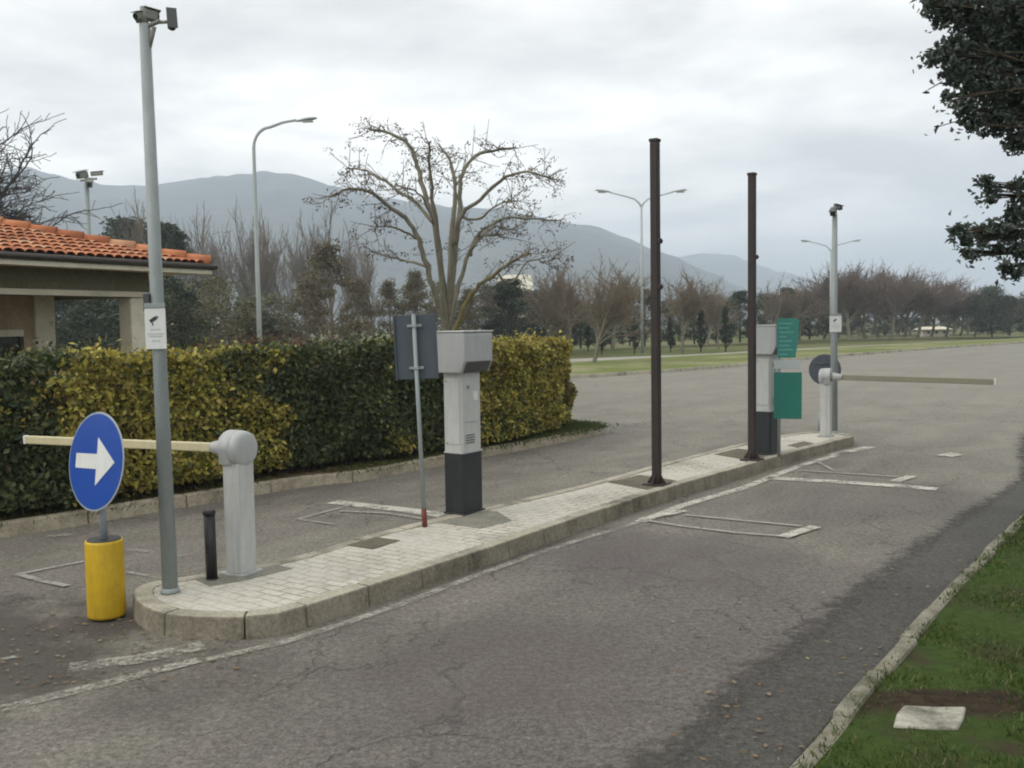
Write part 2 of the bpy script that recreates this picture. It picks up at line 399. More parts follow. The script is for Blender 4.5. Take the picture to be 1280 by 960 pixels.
M['yellow'] = painted('yellow_plastic', (0.60, 0.39, 0.010), 0.45, 0, 0.45, (0.25, 0.16, 0.02))
M['blue'] = painted('blue_sign_face', (0.012, 0.070, 0.36), 0.35, 0, 0.12, (0.02, 0.05, 0.18), 0.02)
M['white'] = painted('white_sign_face', (0.72, 0.73, 0.71), 0.45, 0, 0.2, (0.4, 0.4, 0.36), 0.02)
M['sign_border'] = painted('grey_sign_rim', (0.38, 0.42, 0.46), 0.45, 0.1, 0.2)
M['slate'] = painted('slate_sign_back', (0.055, 0.068, 0.088), 0.6, 0, 0.3, (0.10, 0.11, 0.12))
M['teal'] = painted('teal_panel', (0.012, 0.165, 0.125), 0.4, 0, 0.2, (0.02, 0.10, 0.08), 0.02)
M['teal_top'] = painted('pale_teal_panel', (0.030, 0.215, 0.185), 0.4, 0, 0.25, (0.05, 0.13, 0.12), 0.02)
M['pale_green'] = painted('pale_green_lettering', (0.16, 0.42, 0.36), 0.5, 0, 0.1)
M['ink'] = painted('faded_dark_ink', (0.03, 0.035, 0.05), 0.6, 0, 0.1)
M['grey_ink'] = painted('faded_grey_ink', (0.42, 0.43, 0.48), 0.6, 0, 0.1)
M['rust'] = painted('rust_brown_paint', (0.023, 0.016, 0.014), 0.6, 0, 0.7, (0.048, 0.025, 0.016))
M['rust_red'] = painted('red_oxide_primer', (0.17, 0.04, 0.022), 0.7, 0, 0.4, (0.07, 0.03, 0.02))
M['stucco'] = concrete('ochre_stucco', (0.40, 0.30, 0.19), (0.50, 0.39, 0.26), (0.18, 0.12, 0.07), 0.35)
M['cream'] = concrete('cream_plaster', (0.66, 0.61, 0.47), (0.78, 0.73, 0.58), (0.30, 0.28, 0.20), 0.35)
M['soffit'] = concrete('olive_soffit', (0.15, 0.14, 0.085), (0.20, 0.19, 0.125), (0.2, 0.19, 0.14), 0.3)
M['tile'] = tile_mat()
M['gutter'] = painted('dark_gutter', (0.035, 0.028, 0.022), 0.5, 0, 0.3)
M['green_frame'] = painted('green_frame_paint', (0.03, 0.09, 0.05), 0.5, 0, 0.3)
M['house_wall'] = concrete('pale_house_wall', (0.50, 0.46, 0.40), (0.62, 0.58, 0.50))
M['lamp_glass'] = painted('lamp_lens', (0.55, 0.57, 0.56), 0.3, 0, 0.1)
M['bark'] = barkmat('grey_olive_bark', (0.12, 0.11, 0.08), (0.26, 0.24, 0.18))
M['bark_yellow'] = barkmat('mossy_bark', (0.13, 0.11, 0.045), (0.22, 0.19, 0.09))
M['twig'] = barkmat('grey_twigs', (0.15, 0.135, 0.12), (0.25, 0.23, 0.20))
M['twig_brown'] = barkmat('brown_twigs', (0.16, 0.125, 0.09), (0.26, 0.215, 0.16))
M['twig_red'] = barkmat('reddish_twigs', (0.12, 0.09, 0.072), (0.19, 0.15, 0.122))
M['twig_dark'] = barkmat('dark_twigs', (0.05, 0.047, 0.046), (0.10, 0.095, 0.09))
M['stem'] = barkmat('dark_stems', (0.03, 0.024, 0.018), (0.07, 0.055, 0.04))
M['l_dark'] = leafmat('dark_green_leaves', [(0.024, 0.036, 0.013), (0.044, 0.064, 0.022), (0.070, 0.092, 0.032), (0.16, 0.155, 0.055)])
M['l_yel'] = leafmat('yellow_variegated_leaves', [(0.055, 0.070, 0.018), (0.17, 0.165, 0.032), (0.36, 0.31, 0.05), (0.54, 0.47, 0.10), (0.28, 0.19, 0.06)])
M['l_brownhedge'] = leafmat('browned_hedge_leaves', [(0.05, 0.045, 0.015), (0.13, 0.085, 0.03), (0.20, 0.17, 0.04)])
M['l_oak'] = leafmat('holm_oak_leaves', [(0.026, 0.040, 0.030), (0.048, 0.066, 0.052), (0.080, 0.10, 0.08), (0.14, 0.16, 0.135)], 0.3)
M['l_ever'] = leafmat('evergreen_leaves', [(0.020, 0.032, 0.016), (0.034, 0.050, 0.024), (0.055, 0.072, 0.034)], 0.15)
M['l_olive'] = leafmat('olive_leaves', [(0.07, 0.075, 0.032), (0.12, 0.12, 0.055), (0.17, 0.155, 0.08)], 0.2)
M['l_brown'] = leafmat('withered_brown_leaves', [(0.085, 0.066, 0.036), (0.15, 0.115, 0.062), (0.125, 0.12, 0.058)], 0.2)
M['l_red'] = leafmat('red_shoots', [(0.09, 0.03, 0.018), (0.17, 0.055, 0.03), (0.10, 0.07, 0.03)], 0.2)
M['l_dry'] = leafmat('dry_seed_tufts', [(0.04, 0.026, 0.020), (0.08, 0.055, 0.038), (0.12, 0.095, 0.06)], 0.1)
M['blade'] = leafmat('grass_blades', [(0.026, 0.052, 0.008), (0.046, 0.084, 0.014), (0.078, 0.115, 0.025), (0.15, 0.14, 0.055)], 0.3)
M['litter'] = leafmat('fallen_leaves', [(0.12, 0.075, 0.035), (0.20, 0.13, 0.06), (0.09, 0.05, 0.03), (0.26, 0.21, 0.12)], 0.1)

# ------------------------------------------------------------------ the setting
def sheet(name, pts, z, m):
    mb = MB(); mb.add([(p[0], p[1], z) for p in pts], [tuple(range(len(pts)))])
    o = mb.build(name, m); 
    if o.data.polygons[0].normal.z < 0: o.data.flip_normals()
    return tag(o, kind='structure')
def strip(pts, w, z, m, name='road_marking'):
    pts = [Vector((p[0], p[1], 0)) for p in pts]; vs = []; fs = []
    for i, p in enumerate(pts):
        d = (pts[min(i + 1, len(pts) - 1)] - pts[max(i - 1, 0)]).normalized(); n = Vector((-d.y, d.x, 0))
        ww = w[i] if isinstance(w, (list, tuple)) else w
        vs += [(p.x + n.x * ww / 2, p.y + n.y * ww / 2, z), (p.x - n.x * ww / 2, p.y - n.y * ww / 2, z)]
        if i: fs.append((2 * i - 2, 2 * i - 1, 2 * i + 1, 2 * i))
    o = MB().add(vs, fs).build(name, m)
    if o.data.polygons[0].normal.z < 0: o.data.flip_normals()
    return tag(o, kind='structure')
def catmull(P, n=8, closed=False):
    P = [Vector((p[0], p[1], 0)) for p in P]; out = []
    N = len(P)
    rngi = range(N if closed else N - 1)
    for i in rngi:
        g = (lambda k: P[k % N]) if closed else (lambda k: P[max(0, min(N - 1, k))])
        a, b, c, d = g(i - 1), g(i), g(i + 1), g(i + 2)
        for k in range(n):
            t = k / n
            out.append(0.5 * ((2 * b) + (c - a) * t + (2 * a - 5 * b + 4 * c - d) * t * t + (3 * b - a - 3 * c + d) * t ** 3))
    if not closed: out.append(P[-1])
    return out
def resample(P, step, closed=False):
    Q = P + [P[0]] if closed else P
    L = [0]
    for a, b in zip(Q, Q[1:]): L.append(L[-1] + (b - a).length)
    n = max(2, int(L[-1] / step)); out = []; j = 0
    for k in range(n + 1):
        s = L[-1] * k / n
        while j < len(L) - 2 and L[j + 1] < s: j += 1
        t = (s - L[j]) / max(1e-9, L[j + 1] - L[j]); out.append(Q[j].lerp(Q[j + 1], t))
    return out
def normals2(P, closed):
    N = []; n = len(P)
    for i in range(n):
        a = P[(i - 1) % n] if closed else P[max(i - 1, 0)]; b = P[(i + 1) % n] if closed else P[min(i + 1, n - 1)]
        d = (b - a).normalized(); N.append(Vector((-d.y, d.x, 0)))
    return N
def kerb(name, path, closed, width, height, m, block, side, base=-0.03, jit=0.006, kind='structure', gap=0.010, bev=0.014, taper=0.0, side_m=None):
    """blocks butted along a path; side = +1 puts the body left of the walking direction"""
    step = 0.1 if block < 2 else 0.5
    P = resample(path, step, closed)
    if closed: P = P[:-1]
    N = normals2(P, closed); n = len(P); per = max(2, round(block / step)); mb = MB(); i = 0
    last = n if closed else n - 1
    while i < last:
        j = min(i + per, last); dz = random.uniform(-jit, jit); dn = random.uniform(-jit, jit)
        vs = []; idx = list(range(i, j + 1))
        for q, k in enumerate(idx):
            kk = k % n; p = P[kk]; nn_ = N[kk] * side
            if q == 0: p = p + (P[(kk + 1) % n] - p).normalized() * gap / 2
            if q == len(idx) - 1: p = p + (P[(kk - 1) % n] - p).normalized() * gap / 2
            o_ = p + nn_ * dn; c_ = o_ + nn_ * width; t_ = o_ + nn_ * taper
            vs += [(o_.x, o_.y, base), (t_.x, t_.y, height + dz), (c_.x, c_.y, height + dz), (c_.x, c_.y, base)]
        fs = []
        for q in range(len(idx) - 1):
            a, b = 4 * q, 4 * q + 4
            fs += [(a, a + 1, b + 1, b), (a + 1, a + 2, b + 2, b + 1), (a + 2, a + 3, b + 3, b + 2)]
        fs += [(0, 3, 2, 1), (len(vs) - 4, len(vs) - 3, len(vs) - 2, len(vs) - 1)]
        mb.add(vs, fs); i = j
    o = mb.build(name, m, bevel=bev)
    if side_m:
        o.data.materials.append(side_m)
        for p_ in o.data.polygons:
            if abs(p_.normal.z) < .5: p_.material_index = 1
    return tag(o, kind=kind)

S = 4200
sheet('ground', [(-S, -S), (S, -S), (S, S), (-S, S)], -0.16, M['ground'])
# the asphalt of both lanes, the wide road they meet and the far car park
sheet('road', [(-14, -8), (60, -8), (200, 40), (260, 130), (74, 100), (36, 72), (14, 56), (-4, 44), (-26, 38), (-40, 60), (-60, 50), (-40, -8)], 0.0, M['asphalt'])
# traffic island
right = [G(385, 757, .13), G(590, 692, .13), G(710, 651, .13), G(830, 612, .13), G(915, 587, .13), G(1000, 563, .13), G(1050, 550, .13)]
end = [G(1068, 545, .13), G(1050, 541, .13)]
left = [G(1010, 540, .13), G(960, 547, .13), G(860, 570, .13), G(730, 605, .13), G(600, 635, .13), G(460, 668, .13), G(360, 697, .13), G(250, 717, .13)]
nose = [G(183, 728, .13), G(164, 741, .13), G(175, 757, .13), G(212, 769, .13), G(290, 772, .13), G(340, 768, .13)]
outline = catmull(right + end + left + nose, 6, True)
area = sum(a.x * b.y - b.x * a.y for a, b in zip(outline, outline[1:] + outline[:1]))
ISIDE = 1 if area > 0 else -1
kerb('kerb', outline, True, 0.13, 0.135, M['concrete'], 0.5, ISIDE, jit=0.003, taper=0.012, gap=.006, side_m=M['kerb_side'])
rs = resample(outline, 0.15, True)[:-1]; Nn = normals2(rs, True)
inner = [p + n * ISIDE * 0.128 for p, n in zip(rs, Nn)]
sheet('pavement', inner, 0.126, M['paver'])

# ground along the hedge and its kerb
hk = [Vector((-13.0, -0.6, 0)), Vector((-7.5, 5.1, 0)), G(0, 673), G(198, 640), G(376, 610), G(460, 600), G(603, 572), G(690, 556), G(733, 547), Vector((1.42, 15.35, 0)), Vector((1.30, 15.95, 0)), Vector((0.6, 16.5, 0)), Vector((-3, 18.2, 0)), Vector((-10, 22.5, 0))]
hpath = catmull(hk, 6)
kerb('kerb', hpath, False, 0.13, 0.12, M['kerb_warm'], 1.0, 1, taper=0.015, jit=0.006)
HN = normals2(hpath, False)
hin = [p + n * 0.125 for p, n in zip(hpath, HN)]
sheet('hedge_ground', [(p.x, p.y) for p in hin] + [(-12, 24), (-26, 38.5), (-60, 36), (-60, -8), (-20, -8)], 0.10, M['earth'])
sheet('back_lawn', [(-4, 16.2), (-10, 22), (-26, 38), (-60, 36), (-60, 6), (-14, 5), (-8.6, 9.4)], 0.106, M['verge'])

# right-hand grass bank with its low worn kerb
rk = [Vector((-2.2, -0.7, 0)), Vector((-0.75, 1.25, 0)), G(985, 960), G(1045, 890), G(1100, 828), G(1190, 730), G(1280, 640), Vector((7.5, 12.45, 0)), Vector((13.5, 20.4, 0)), Vector((30, 41, 0)), Vector((75, 62, 0))]
rpath = catmull(rk, 6)
kerb('kerb', rpath, False, 0.10, 0.042, M['kerb_old'], 0.6, -1, jit=0.012, bev=0.022, taper=0.015)
RN = normals2(rpath, False)
rin = [p - n * 0.092 for p, n in zip(rpath, RN)]
# undulating lawn sheet, dense near the camera
def lawn_mesh():
    vs, fs = [], []
    cols = [0, .1, .25, .45, .7, 1.0, 1.4, 1.9, 2.5, 3.3, 4.5, 6.5, 10, 18, 35]
    P = resample(rin, 0.25)[:420]; NP = normals2(P, False)
    for i, (p, n) in enumerate(zip(P, NP)):
        for k, w in enumerate(cols):
            q = p - n * w
            z = 0.028 + 0.05 * (1 - math.exp(-w / 1.5)) + 0.022 * math.sin(q.x * 3.1 + math.sin(q.y * 2.3)) * math.sin(q.y * 2.7) * min(1, w * 3)
            vs.append((q.x, q.y, z))
    m = len(cols)
    for i in range(len(P) - 1):
        for k in range(m - 1): fs.append((i * m + k, i * m + k + 1, (i + 1) * m + k + 1, (i + 1) * m + k))
    o = MB().add(vs, fs, True).build('lawn', M['lawn'])
    if o.data.polygons[0].normal.z < 0: o.data.flip_normals()
    return tag(o, kind='structure')
lawn_mesh()
# a newer dark asphalt band along that kerb with a ragged edge
bp = []
ins = [G(835, 960), G(930, 872), G(1040, 782), G(1120, 712), G(1205, 650), G(1280, 598)]
ins = [Vector((-1.3, 1.9, 0))] + ins + [Vector((7.3, 13.6, 0)), Vector((9.3, 16.6, 0))]
edge_in = resample(catmull(ins, 6), 0.12)
edge_in = [p + Vector((random.gauss(0, .012), random.gauss(0, .012), 0)) for p in edge_in]
outp = [p for p in rpath if p.y < 16.6 and p.y > 0.2]
NP_ = 90
ei = resample(edge_in, sum((b - a).length for a, b in zip(edge_in, edge_in[1:])) / NP_ * .9999)[:NP_]
outp = [p for p in rpath if .9 < p.y < 16.6]
eo = resample(outp, sum((b - a).length for a, b in zip(outp, outp[1:])) / NP_ * .9999)[:NP_]
rows = [[a + (a - b).normalized() * .34 for a, b in zip(ei, eo)], [a.lerp(b, .18) for a, b in zip(ei, eo)], [a.lerp(b, .6) for a, b in zip(ei, eo)], eo]
pm = MB(); pm.add([(p.x, p.y, .004) for rw in rows for p in rw], [(k * NP_ + i, k * NP_ + i + 1, (k + 1) * NP_ + i + 1, (k + 1) * NP_ + i) for k in range(3) for i in range(NP_ - 1)])
po = tag(pm.build('asphalt_patch', M['patch']), kind='structure')
if po.data.polygons[0].normal.z < 0: po.data.flip_normals()
at_ = po.data.attributes.new('inside', 'FLOAT', 'POINT'); at_.data.foreach_set('value', [v for v in (0.0, 0.85, 1.4, 1.5) for _ in range(NP_)])

# far verge with its pale kerb, then a pale road and the field
v0 = [Vector((-40, 4.5, 0)), Vector((-18, 20, 0)), G(560, 482), G(722, 473), G(900, 460.5), G(1060, 445), G(1280, 429), Vector((70, 96, 0))]
v0[0] = Vector((-30, 27, 0)); v0[1] = Vector((-14, 28.2, 0))
vpath = resample(catmull(v0, 6), 1.0)
kerb('kerb', vpath, False, 0.14, 0.11, M['concrete'], 4.0, 1, bev=0, taper=0.02)
VN = normals2(vpath, False)
vin = [p + n * 0.135 for p, n in zip(vpath, VN)]
vw = [float(np.interp(p.x, [-20, 2, 16, 35, 70], [10, 10, 6.0, 5, 5])) for p in vpath]; vx = [float(np.interp(p.x, [-20, 2, 16, 35, 70], [19, 18.5, 9.0, 7, 7])) for p in vpath]
vout = [p + n * w for p, n, w in zip(vpath, VN, vw)]
sheet('verge', [(p.x, p.y) for p in vin] + [(p.x, p.y) for p in reversed(vout)], 0.09, M['verge'])
vo2 = [p + n * w for p, n, w in zip(vpath, VN, vx)]
sheet('path', [(p.x, p.y) for p in vout] + [(p.x, p.y) for p in reversed(vo2)], 0.004, M['pale'])

# ------------------------------------------------------------------ paint and joints on the lanes
Z1 = 0.008
def px_line(pts, w, m, z=Z1, n=6):
    P = [G(*p) for p in pts]; P = resample(P, 0.4); return strip([(p.x + random.gauss(0, .004), p.y + random.gauss(0, .004)) for p in P], w, z, m)
px_line([(0, 888), (110, 862), (250, 826)], 0.09, M['faded_paint'])
px_line([(85, 836), (170, 826), (256, 808)], 0.15, M['faded_paint'])
px_line([(258, 826), (385, 797), (500, 757), (600, 719), (720, 677), (800, 653)], 0.07, M['faded_paint'])
px_line([(800, 653), (850, 634), (925, 612), (1000, 583), (1060, 565)], 0.11, M['white_paint'])
px_line([(1041, 569), (1088, 559)], 0.16, M['white_paint'])
px_line([(801, 651), (880, 663), (985, 674), (1019, 660)], 0.055, M['sealant'], 0.012)
px_line([(857, 645), (930, 652), (1001, 659)], 0.055, M['sealant'], 0.012)
px_line([(978, 673), (1019, 660)], 0.11, M['white_paint'], 0.016)
px_line([(801, 651), (857, 640)], 0.09, M['white_paint'], 0.016)
px_line([(959, 598), (1050, 603), (1172, 612)], 0.20, M['white_paint'])
px_line([(1000, 589), (1060, 593), (1124, 597)], 0.06, M['sealant'], 0.012)
px_line([(1118, 603), (1140, 596)], 0.12, M['white_paint'], 0.012)
px_line([(1020, 577), (1044, 590)], 0.05, M['sealant'], 0.012)
px_line([(1086, 566), (1140, 568), (1184, 570)], 0.03, M['sealant'])
px_line([(1180, 571), (1199, 568)], 0.22, M['white_paint'], 0.012)
# left lane
px_line([(22, 719), (60, 711), (108, 702)], 0.055, M['sealant'])
px_line([(22, 719), (50, 727), (84, 734)], 0.055, M['sealant'], 0.012)
px_line([(60, 671), (92, 669)], 0.09, M['faded_paint'])
px_line([(160, 688), (187, 690)], 0.06, M['faded_paint'])
px_line([(220, 697), (245, 693)], 0.04, M['faded_paint'])
px_line([(415, 628), (480, 635), (556, 645)], 0.19, M['white_paint'])
px_line([(372, 650), (400, 642), (442, 632)], 0.045, M['sealant'])
px_line([(425, 640), (490, 643), (530, 650)], 0.05, M['sealant'], 0.012)
px_line([(372, 650), (420, 657)], 0.03, M['sealant'], 0.012)
px_line([(160, 716), (210, 725)], 0.04, M['faded_paint'])
px_line([(0, 826), (22, 822)], 0.05, M['faded_paint'])

# lids and cement patches let into the island
def slab(name, pxs, m, label, cat, z=0.126, h=0.006):
    P = [G(x, y, z) for x, y in pxs]
    mb = MB().prism([(p.x, p.y) for p in P], z - 0.03, z + h)
    o = mb.build(name, m, bevel=0.003)
    return tag(o, label, cat)
slab('cement_pad', [(238, 722), (270, 712), (330, 704), (366, 711), (300, 727), (262, 733)], M['cement'], 'grey cement pad in the paving under the near barrier post', 'cement pad')
slab('inspection_lid', [(425, 681), (462, 671), (500, 676), (466, 687)], M['iron_lid'], 'small brown square lid in the paving left of the slate sign post', 'lid')
slab('inspection_lid', [(760, 603), (800, 594), (856, 603), (812, 613)], M['iron_lid'], 'brown lid in the paving beneath the first rusty pole', 'lid')
slab('inspection_lid', [(893, 568), (922, 561), (972, 567), (944, 577)], M['iron_lid'], 'brown lid in the paving under the second rusty pole and far ticket machine', 'lid')
slab('inspection_lid', [(984, 557), (1005, 552), (1024, 556), (1004, 561)], M['iron_lid'], 'small dark lid in the paving between the green panels and the far barrier', 'lid')
slab('cement_pad', [(535, 652), (570, 637), (622, 640), (640, 651), (600, 661)], M['cement'], 'round-cornered cement pad under the near ticket machine', 'cement pad')
sb = MB(); q = [G(*v, .06) for v in ((1116, 905), (1121, 890), (1130, 879), (1168, 881), (1207, 882), (1205, 895), (1197, 908), (1155, 907))]
sb.prism([(p.x + random.gauss(0, .004), p.y + random.gauss(0, .004)) for p in q], 0.0, 0.056)
tag(sb.build('stone_slab', M['stone'], bevel=0.012, seg=3), 'pale chipped stone slab lying in the bare soil of the grass bank', 'stone slab')
# ------------------------------------------------------------------ barriers
IZ = 0.13
def barrier(label, loc, rz, arm_m, arm_dir, droop, flip, arm_len):
    t = thing('barrier_gate', label, 'barrier', loc, rz, 'car park barriers')
    MB().box((0, 0, .008), (.20, .20, .016)).build('base_plate', M['silver_head'], t, .003)
    w, d = .135, .145
    prof = [(-w/2, -d/2), (-w/2+.02, -d/2), (-w/2+.025, -d/2-.008), (w/2-.045, -d/2-.008), (w/2-.04, -d/2), (w/2, -d/2),
            (w/2, -d/2+.02), (w/2+.008, -d/2+.025), (w/2+.008, d/2-.025), (w/2, d/2-.02), (w/2, d/2), (-w/2, d/2)]
    MB().prism(prof, .016, .76).build('post', M['silver'], t, .004)
    h = MB(); s = flip; r = .122
    arch = [(-.098, .735), (.098, .735), (.108, .80)] + [(r * math.cos(a), .835 + r * math.sin(a)) for a in np.linspace(0, math.pi, 25)] + [(-.108, .80)]
    n = len(arch); x0, x1 = -s * .072, s * .022
    h.add([(x0, y, z) for y, z in arch] + [(x1, y, z) for y, z in arch], [tuple(range(n)), tuple(reversed(range(n, 2*n)))])
    b_0 = len(h.v) - 2 * n
    for i in range(n): h.f.append((b_0 + i, b_0 + (i+1) % n, b_0 + n + (i+1) % n, b_0 + n + i)); h.sm.append(True)
    h.build('hood', M['silver_head'], t, .007, 3)
    h = MB(); xs = [(.016, r*.985), (.045, r*.98), (.066, r*.94), (.080, r*.85), (.088, r*.70), (.091, r*.35), (.0915, .003)]
    h.tube([(s * x, 0, .835) for x, _ in xs], [q for _, q in xs], 40)
    h.build('dome_cover', M['silver_head'], t)
    a0 = Vector((-s * .07, 0, .835)); ad = Vector((math.cos(arm_dir), math.sin(arm_dir), -droop)).normalized()
    MB().tube([a0, a0 + ad * .05, a0 + ad * .13, a0 + ad * .15], [.062, .06, .04, .038], 20).build('arm_socket', M['silver_head'], t)
    L = arm_len; bh = .062 if s > 0 else .078
    rot = Matrix.Translation(a0 + ad * .12) @ ad.to_track_quat('X', 'Z').to_matrix().to_4x4()
    b = MB(); b.box((L / 2, 0, 0), (L, .036, bh), M=rot)
    ao = b.build('boom', arm_m, t, .009, 3)
    e_ = MB(); e_.box((L + .012, 0, 0), (.024, .040, bh + .004), M=rot); e_.build('end_cap', M['white'], ao, .006)
    return t
rzb = -R_(27.3)
barrier('near white-hooded barrier with its cream boom lowered across the left lane', (G(302, 716, IZ)), rzb, M['boom'], math.pi, 0.014, 1, 1.93)
barrier('far white-hooded barrier with its grey boom lowered across the right lane', (G(1032, 545, IZ)), rzb, M['boom_far'], 0.0, 0.02, -1, 1.92)

# ------------------------------------------------------------------ ticket machines
def ticket_machine(label, loc, s=1.0, lane=1):
    t = thing('ticket_machine', label, 'ticket machine', loc, -HEAD, 'ticket machines on the island'); t.scale = (1, 1, s)
    W, D = .20, .29
    MB().box((0, 0, .01), (W + .02, D + .02, .02)).build('base_plate', M['black'], t, .004)
    p = MB(); p.prism([(-W/2, -D/2), (W/2-.02, -D/2), (W/2, -D/2+.02), (W/2, D/2-.02), (W/2-.02, D/2), (-W/2, D/2)], .02, .535)
    p.build('lower_cover', M['black'], t, .005)
    p = MB(); p.prism([(-W/2+.004, -D/2+.004), (W/2-.024, -D/2+.004), (W/2-.004, -D/2+.024), (W/2-.004, D/2-.024), (W/2-.024, D/2-.004), (-W/2+.004, D/2-.004)], .535, 1.24)
    c = p.build('column', M['silver'], t, .005)
    MB().box((W/2, 0, .80), (.006, .20, .006)).build('seam', M['grey_ink'], c)
    MB().box((0, 0, .537), (W + .006, D + .006, .012)).build('band', M['silver_head'], c, .002)
    # hood: deeper and wider than the column, its operating side cut back at the bottom
    prof = [(-.145, 1.225), (-.145, 1.555), (-.12, 1.575), (.165, 1.575), (.185, 1.555), (.185, 1.325), (.135, 1.225)]
    h = MB(); n = len(prof); vs = [(x, -.20, z) for x, z in prof] + [(x, .20, z) for x, z in prof]
    h.add(vs, [tuple(range(n)), tuple(reversed(range(n, 2*n)))] + [(i, i + n, (i+1) % n + n, (i+1) % n) for i in range(n)])
    ho = h.build('hood', M['silver_head'], t, .012, 3)
    MB().box((.02, 0, 1.577), (.34, .42, .012)).build('lid', M['silver'], ho, .005)
    k = MB()
    k.add([(.139, -.165, 1.229), (.139, .165, 1.229), (.186, .165, 1.320), (.186, -.165, 1.320),
           (.145, -.165, 1.225), (.145, .165, 1.225), (.192, .165, 1.316), (.192, -.165, 1.316)],
          [(0, 1, 2, 3), (4, 7, 6, 5), (0, 4, 5, 1), (1, 5, 6, 2), (2, 6, 7, 3), (3, 7, 4, 0)])
    k.build('card_panel', M['camera_black'], ho, .002)
    MB().box((0, -D/2 + .001, .89), (W - .05, .006, .56)).build('access_door', M['silver'], t, .003)
    for zz_ in (.62, 1.15):
        MB().tube([(-.06, -D/2 + .002, zz_), (-.06, -D/2 - .006, zz_)], .007, 10).build('screw', M['camera_grey'], t)
    MB().box((W/2, .05, 1.02), (.008, .055, .075)).build('label_plate', M['white'], c, .001)
    for k in range(4): MB().box((W/2, -.03, .62 + k * .022), (.005, .12, .006)).build('vent_slot', M['camera_black'], c)
    MB().tube([(W/2-.002, -.05, 1.1), (W/2+.006, -.05, 1.1)], .014, 16).build('lock', M['camera_grey'], c)
    return t
ticket_machine('near silver ticket machine with black lower half beside the slate sign', G(581, 640, IZ))
ticket_machine('far silver ticket machine with black lower half between rusty pole and green panels', G(959, 567, IZ))

# ------------------------------------------------------------------ rusty poles
def rusty_pole(label, loc, H, bumps):
    t = thing('steel_pole', label, 'steel pole', loc, -HEAD, 'rusty empty poles on the island')
    MB().box((0, 0, .009), (.22, .22, .018)).build('base_plate', M['rust'], t, .003)
    for k in range(4):
        Mx = Matrix.Rotation(k * math.pi / 2, 4, 'Z'); g = MB()
        vs = [Mx @ Vector(v) for v in ((.045, -.005, .018), (.105, -.005, .018), (.045, -.005, .11), (.045, .005, .018), (.105, .005, .018), (.045, .005, .11))]
        g.add(vs, [(0, 1, 2), (5, 4, 3), (0, 3, 4, 1), (1, 4, 5, 2), (2, 5, 3, 0)]); g.build('gusset', M['rust'], t)
    MB().box((0, 0, (H + .018) / 2), (.078, .078, H - .018)).build('shaft', M['rust'], t, .008, 3)
    MB().box((0, 0, H + .012), (.092, .092, .03)).build('cap', M['rust'], t, .006)
    for z in bumps:
        b = MB(); b.box((.053, -.01, z), (.034, .05, .05)); b.tube([(.07, -.01, z), (.085, -.01, z)], .012, 10)
        b.build('hinge_bracket', M['rust'], t, .004)
    return t
def htop(px, py, D, z0): return at(px, py, D).z - z0
p1 = G(821, 606, IZ); rusty_pole('nearer and taller rusty brown pole standing alone mid-island', p1, htop(817, 177, p1.y, IZ), (2.43, 1.98))
p2 = G(940, 575, IZ); rusty_pole('farther rusty brown pole touching the far ticket machine', p2, htop(938, 219, p2.y, IZ), (2.37,))

# ------------------------------------------------------------------ camera poles
def rect(w, h, y, x=0, z=0): return [(x - w/2, y, z - h/2), (x + w/2, y, z - h/2), (x + w/2, y, z + h/2), (x - w/2, y, z + h/2)]
def notice(parent, w, h, z, r, rz=0, detail=True):
    R4 = Matrix.Rotation(rz, 4, 'Z')
    b = MB(); b.box((0, -r - .012, z), (w, .004, h), M=R4); s = b.build('notice_plate', M['white'], parent, .001)
    hb = MB(); hb.box((0, -r - .012, z + h/2 + .018), (w, .01, .03), M=R4); hb.build('clamp', M['galv'], s, .002)
    hb = MB(); hb.tube([R4 @ Vector((-w/2 + .01, -r-.004, z - h * .3)), R4 @ Vector((w/2 - .01, -r-.004, z - h * .3))], .006, 8); hb.build('clamp', M['galv'], s)
    ink = MB(); yy = -r - .0155
    if detail:   # camera pictogram: slanted body, lens, bracket
        c, sn = math.cos(R_(32)), math.sin(R_(32))
        def rp(x, zz): return R4 @ Vector((-.008 + c * x - sn * zz, yy, z + h * .23 + sn * x + c * zz))
        ink.add([rp(-.026, -.010), rp(.020, -.010), rp(.020, .012), rp(-.026, .012)], [(0, 1, 2, 3)])
        ink.add([rp(.022, -.006), rp(.030, -.009), rp(.030, .011), rp(.022, .008)], [(0, 1, 2, 3)])
        ink.add([rp(-.020, -.012), rp(-.012, -.012), rp(-.022, -.030), rp(-.030, -.026)], [(0, 1, 2, 3)])
        ink.build('pictogram', M['ink'], s)
    ln = MB()
    for k, (zf, wf) in enumerate(((-.02, .5), (-.13, .78), (-.19, .66), (-.30, .4))):
        ln.add([R4 @ Vector(v) for v in rect(w * wf, h * .022, yy, 0, z + h * zf)], [(0, 1, 2, 3)])
    ln.build('small_print', M['grey_ink'], s)
    return s
def cctv(parent, origin, direction, L, r, m):
    """box-shaped housing with a sunshield and a lens window, pointing along direction"""
    d = Vector(direction).normalized(); Q = Matrix.Translation(Vector(origin)) @ d.to_track_quat('Y', 'Z').to_matrix().to_4x4()
    h = MB(); h.box((0, 0, 0), (r * 2, L, r * 2), M=Q); ho = h.build('camera_housing', m, parent, r * .35, 3)
    sh = MB(); sh.box((0, L * .06, r * 1.22), (r * 2.5, L * 1.15, r * .18), M=Q); sh.build('sunshield', m, ho, .002)
    g = MB(); g.tube([Q @ Vector((0, L/2 - .002, 0)), Q @ Vector((0, L/2 + .008, 0))], r * .72, 16); g.build('lens', M['glass'], ho)
    return ho
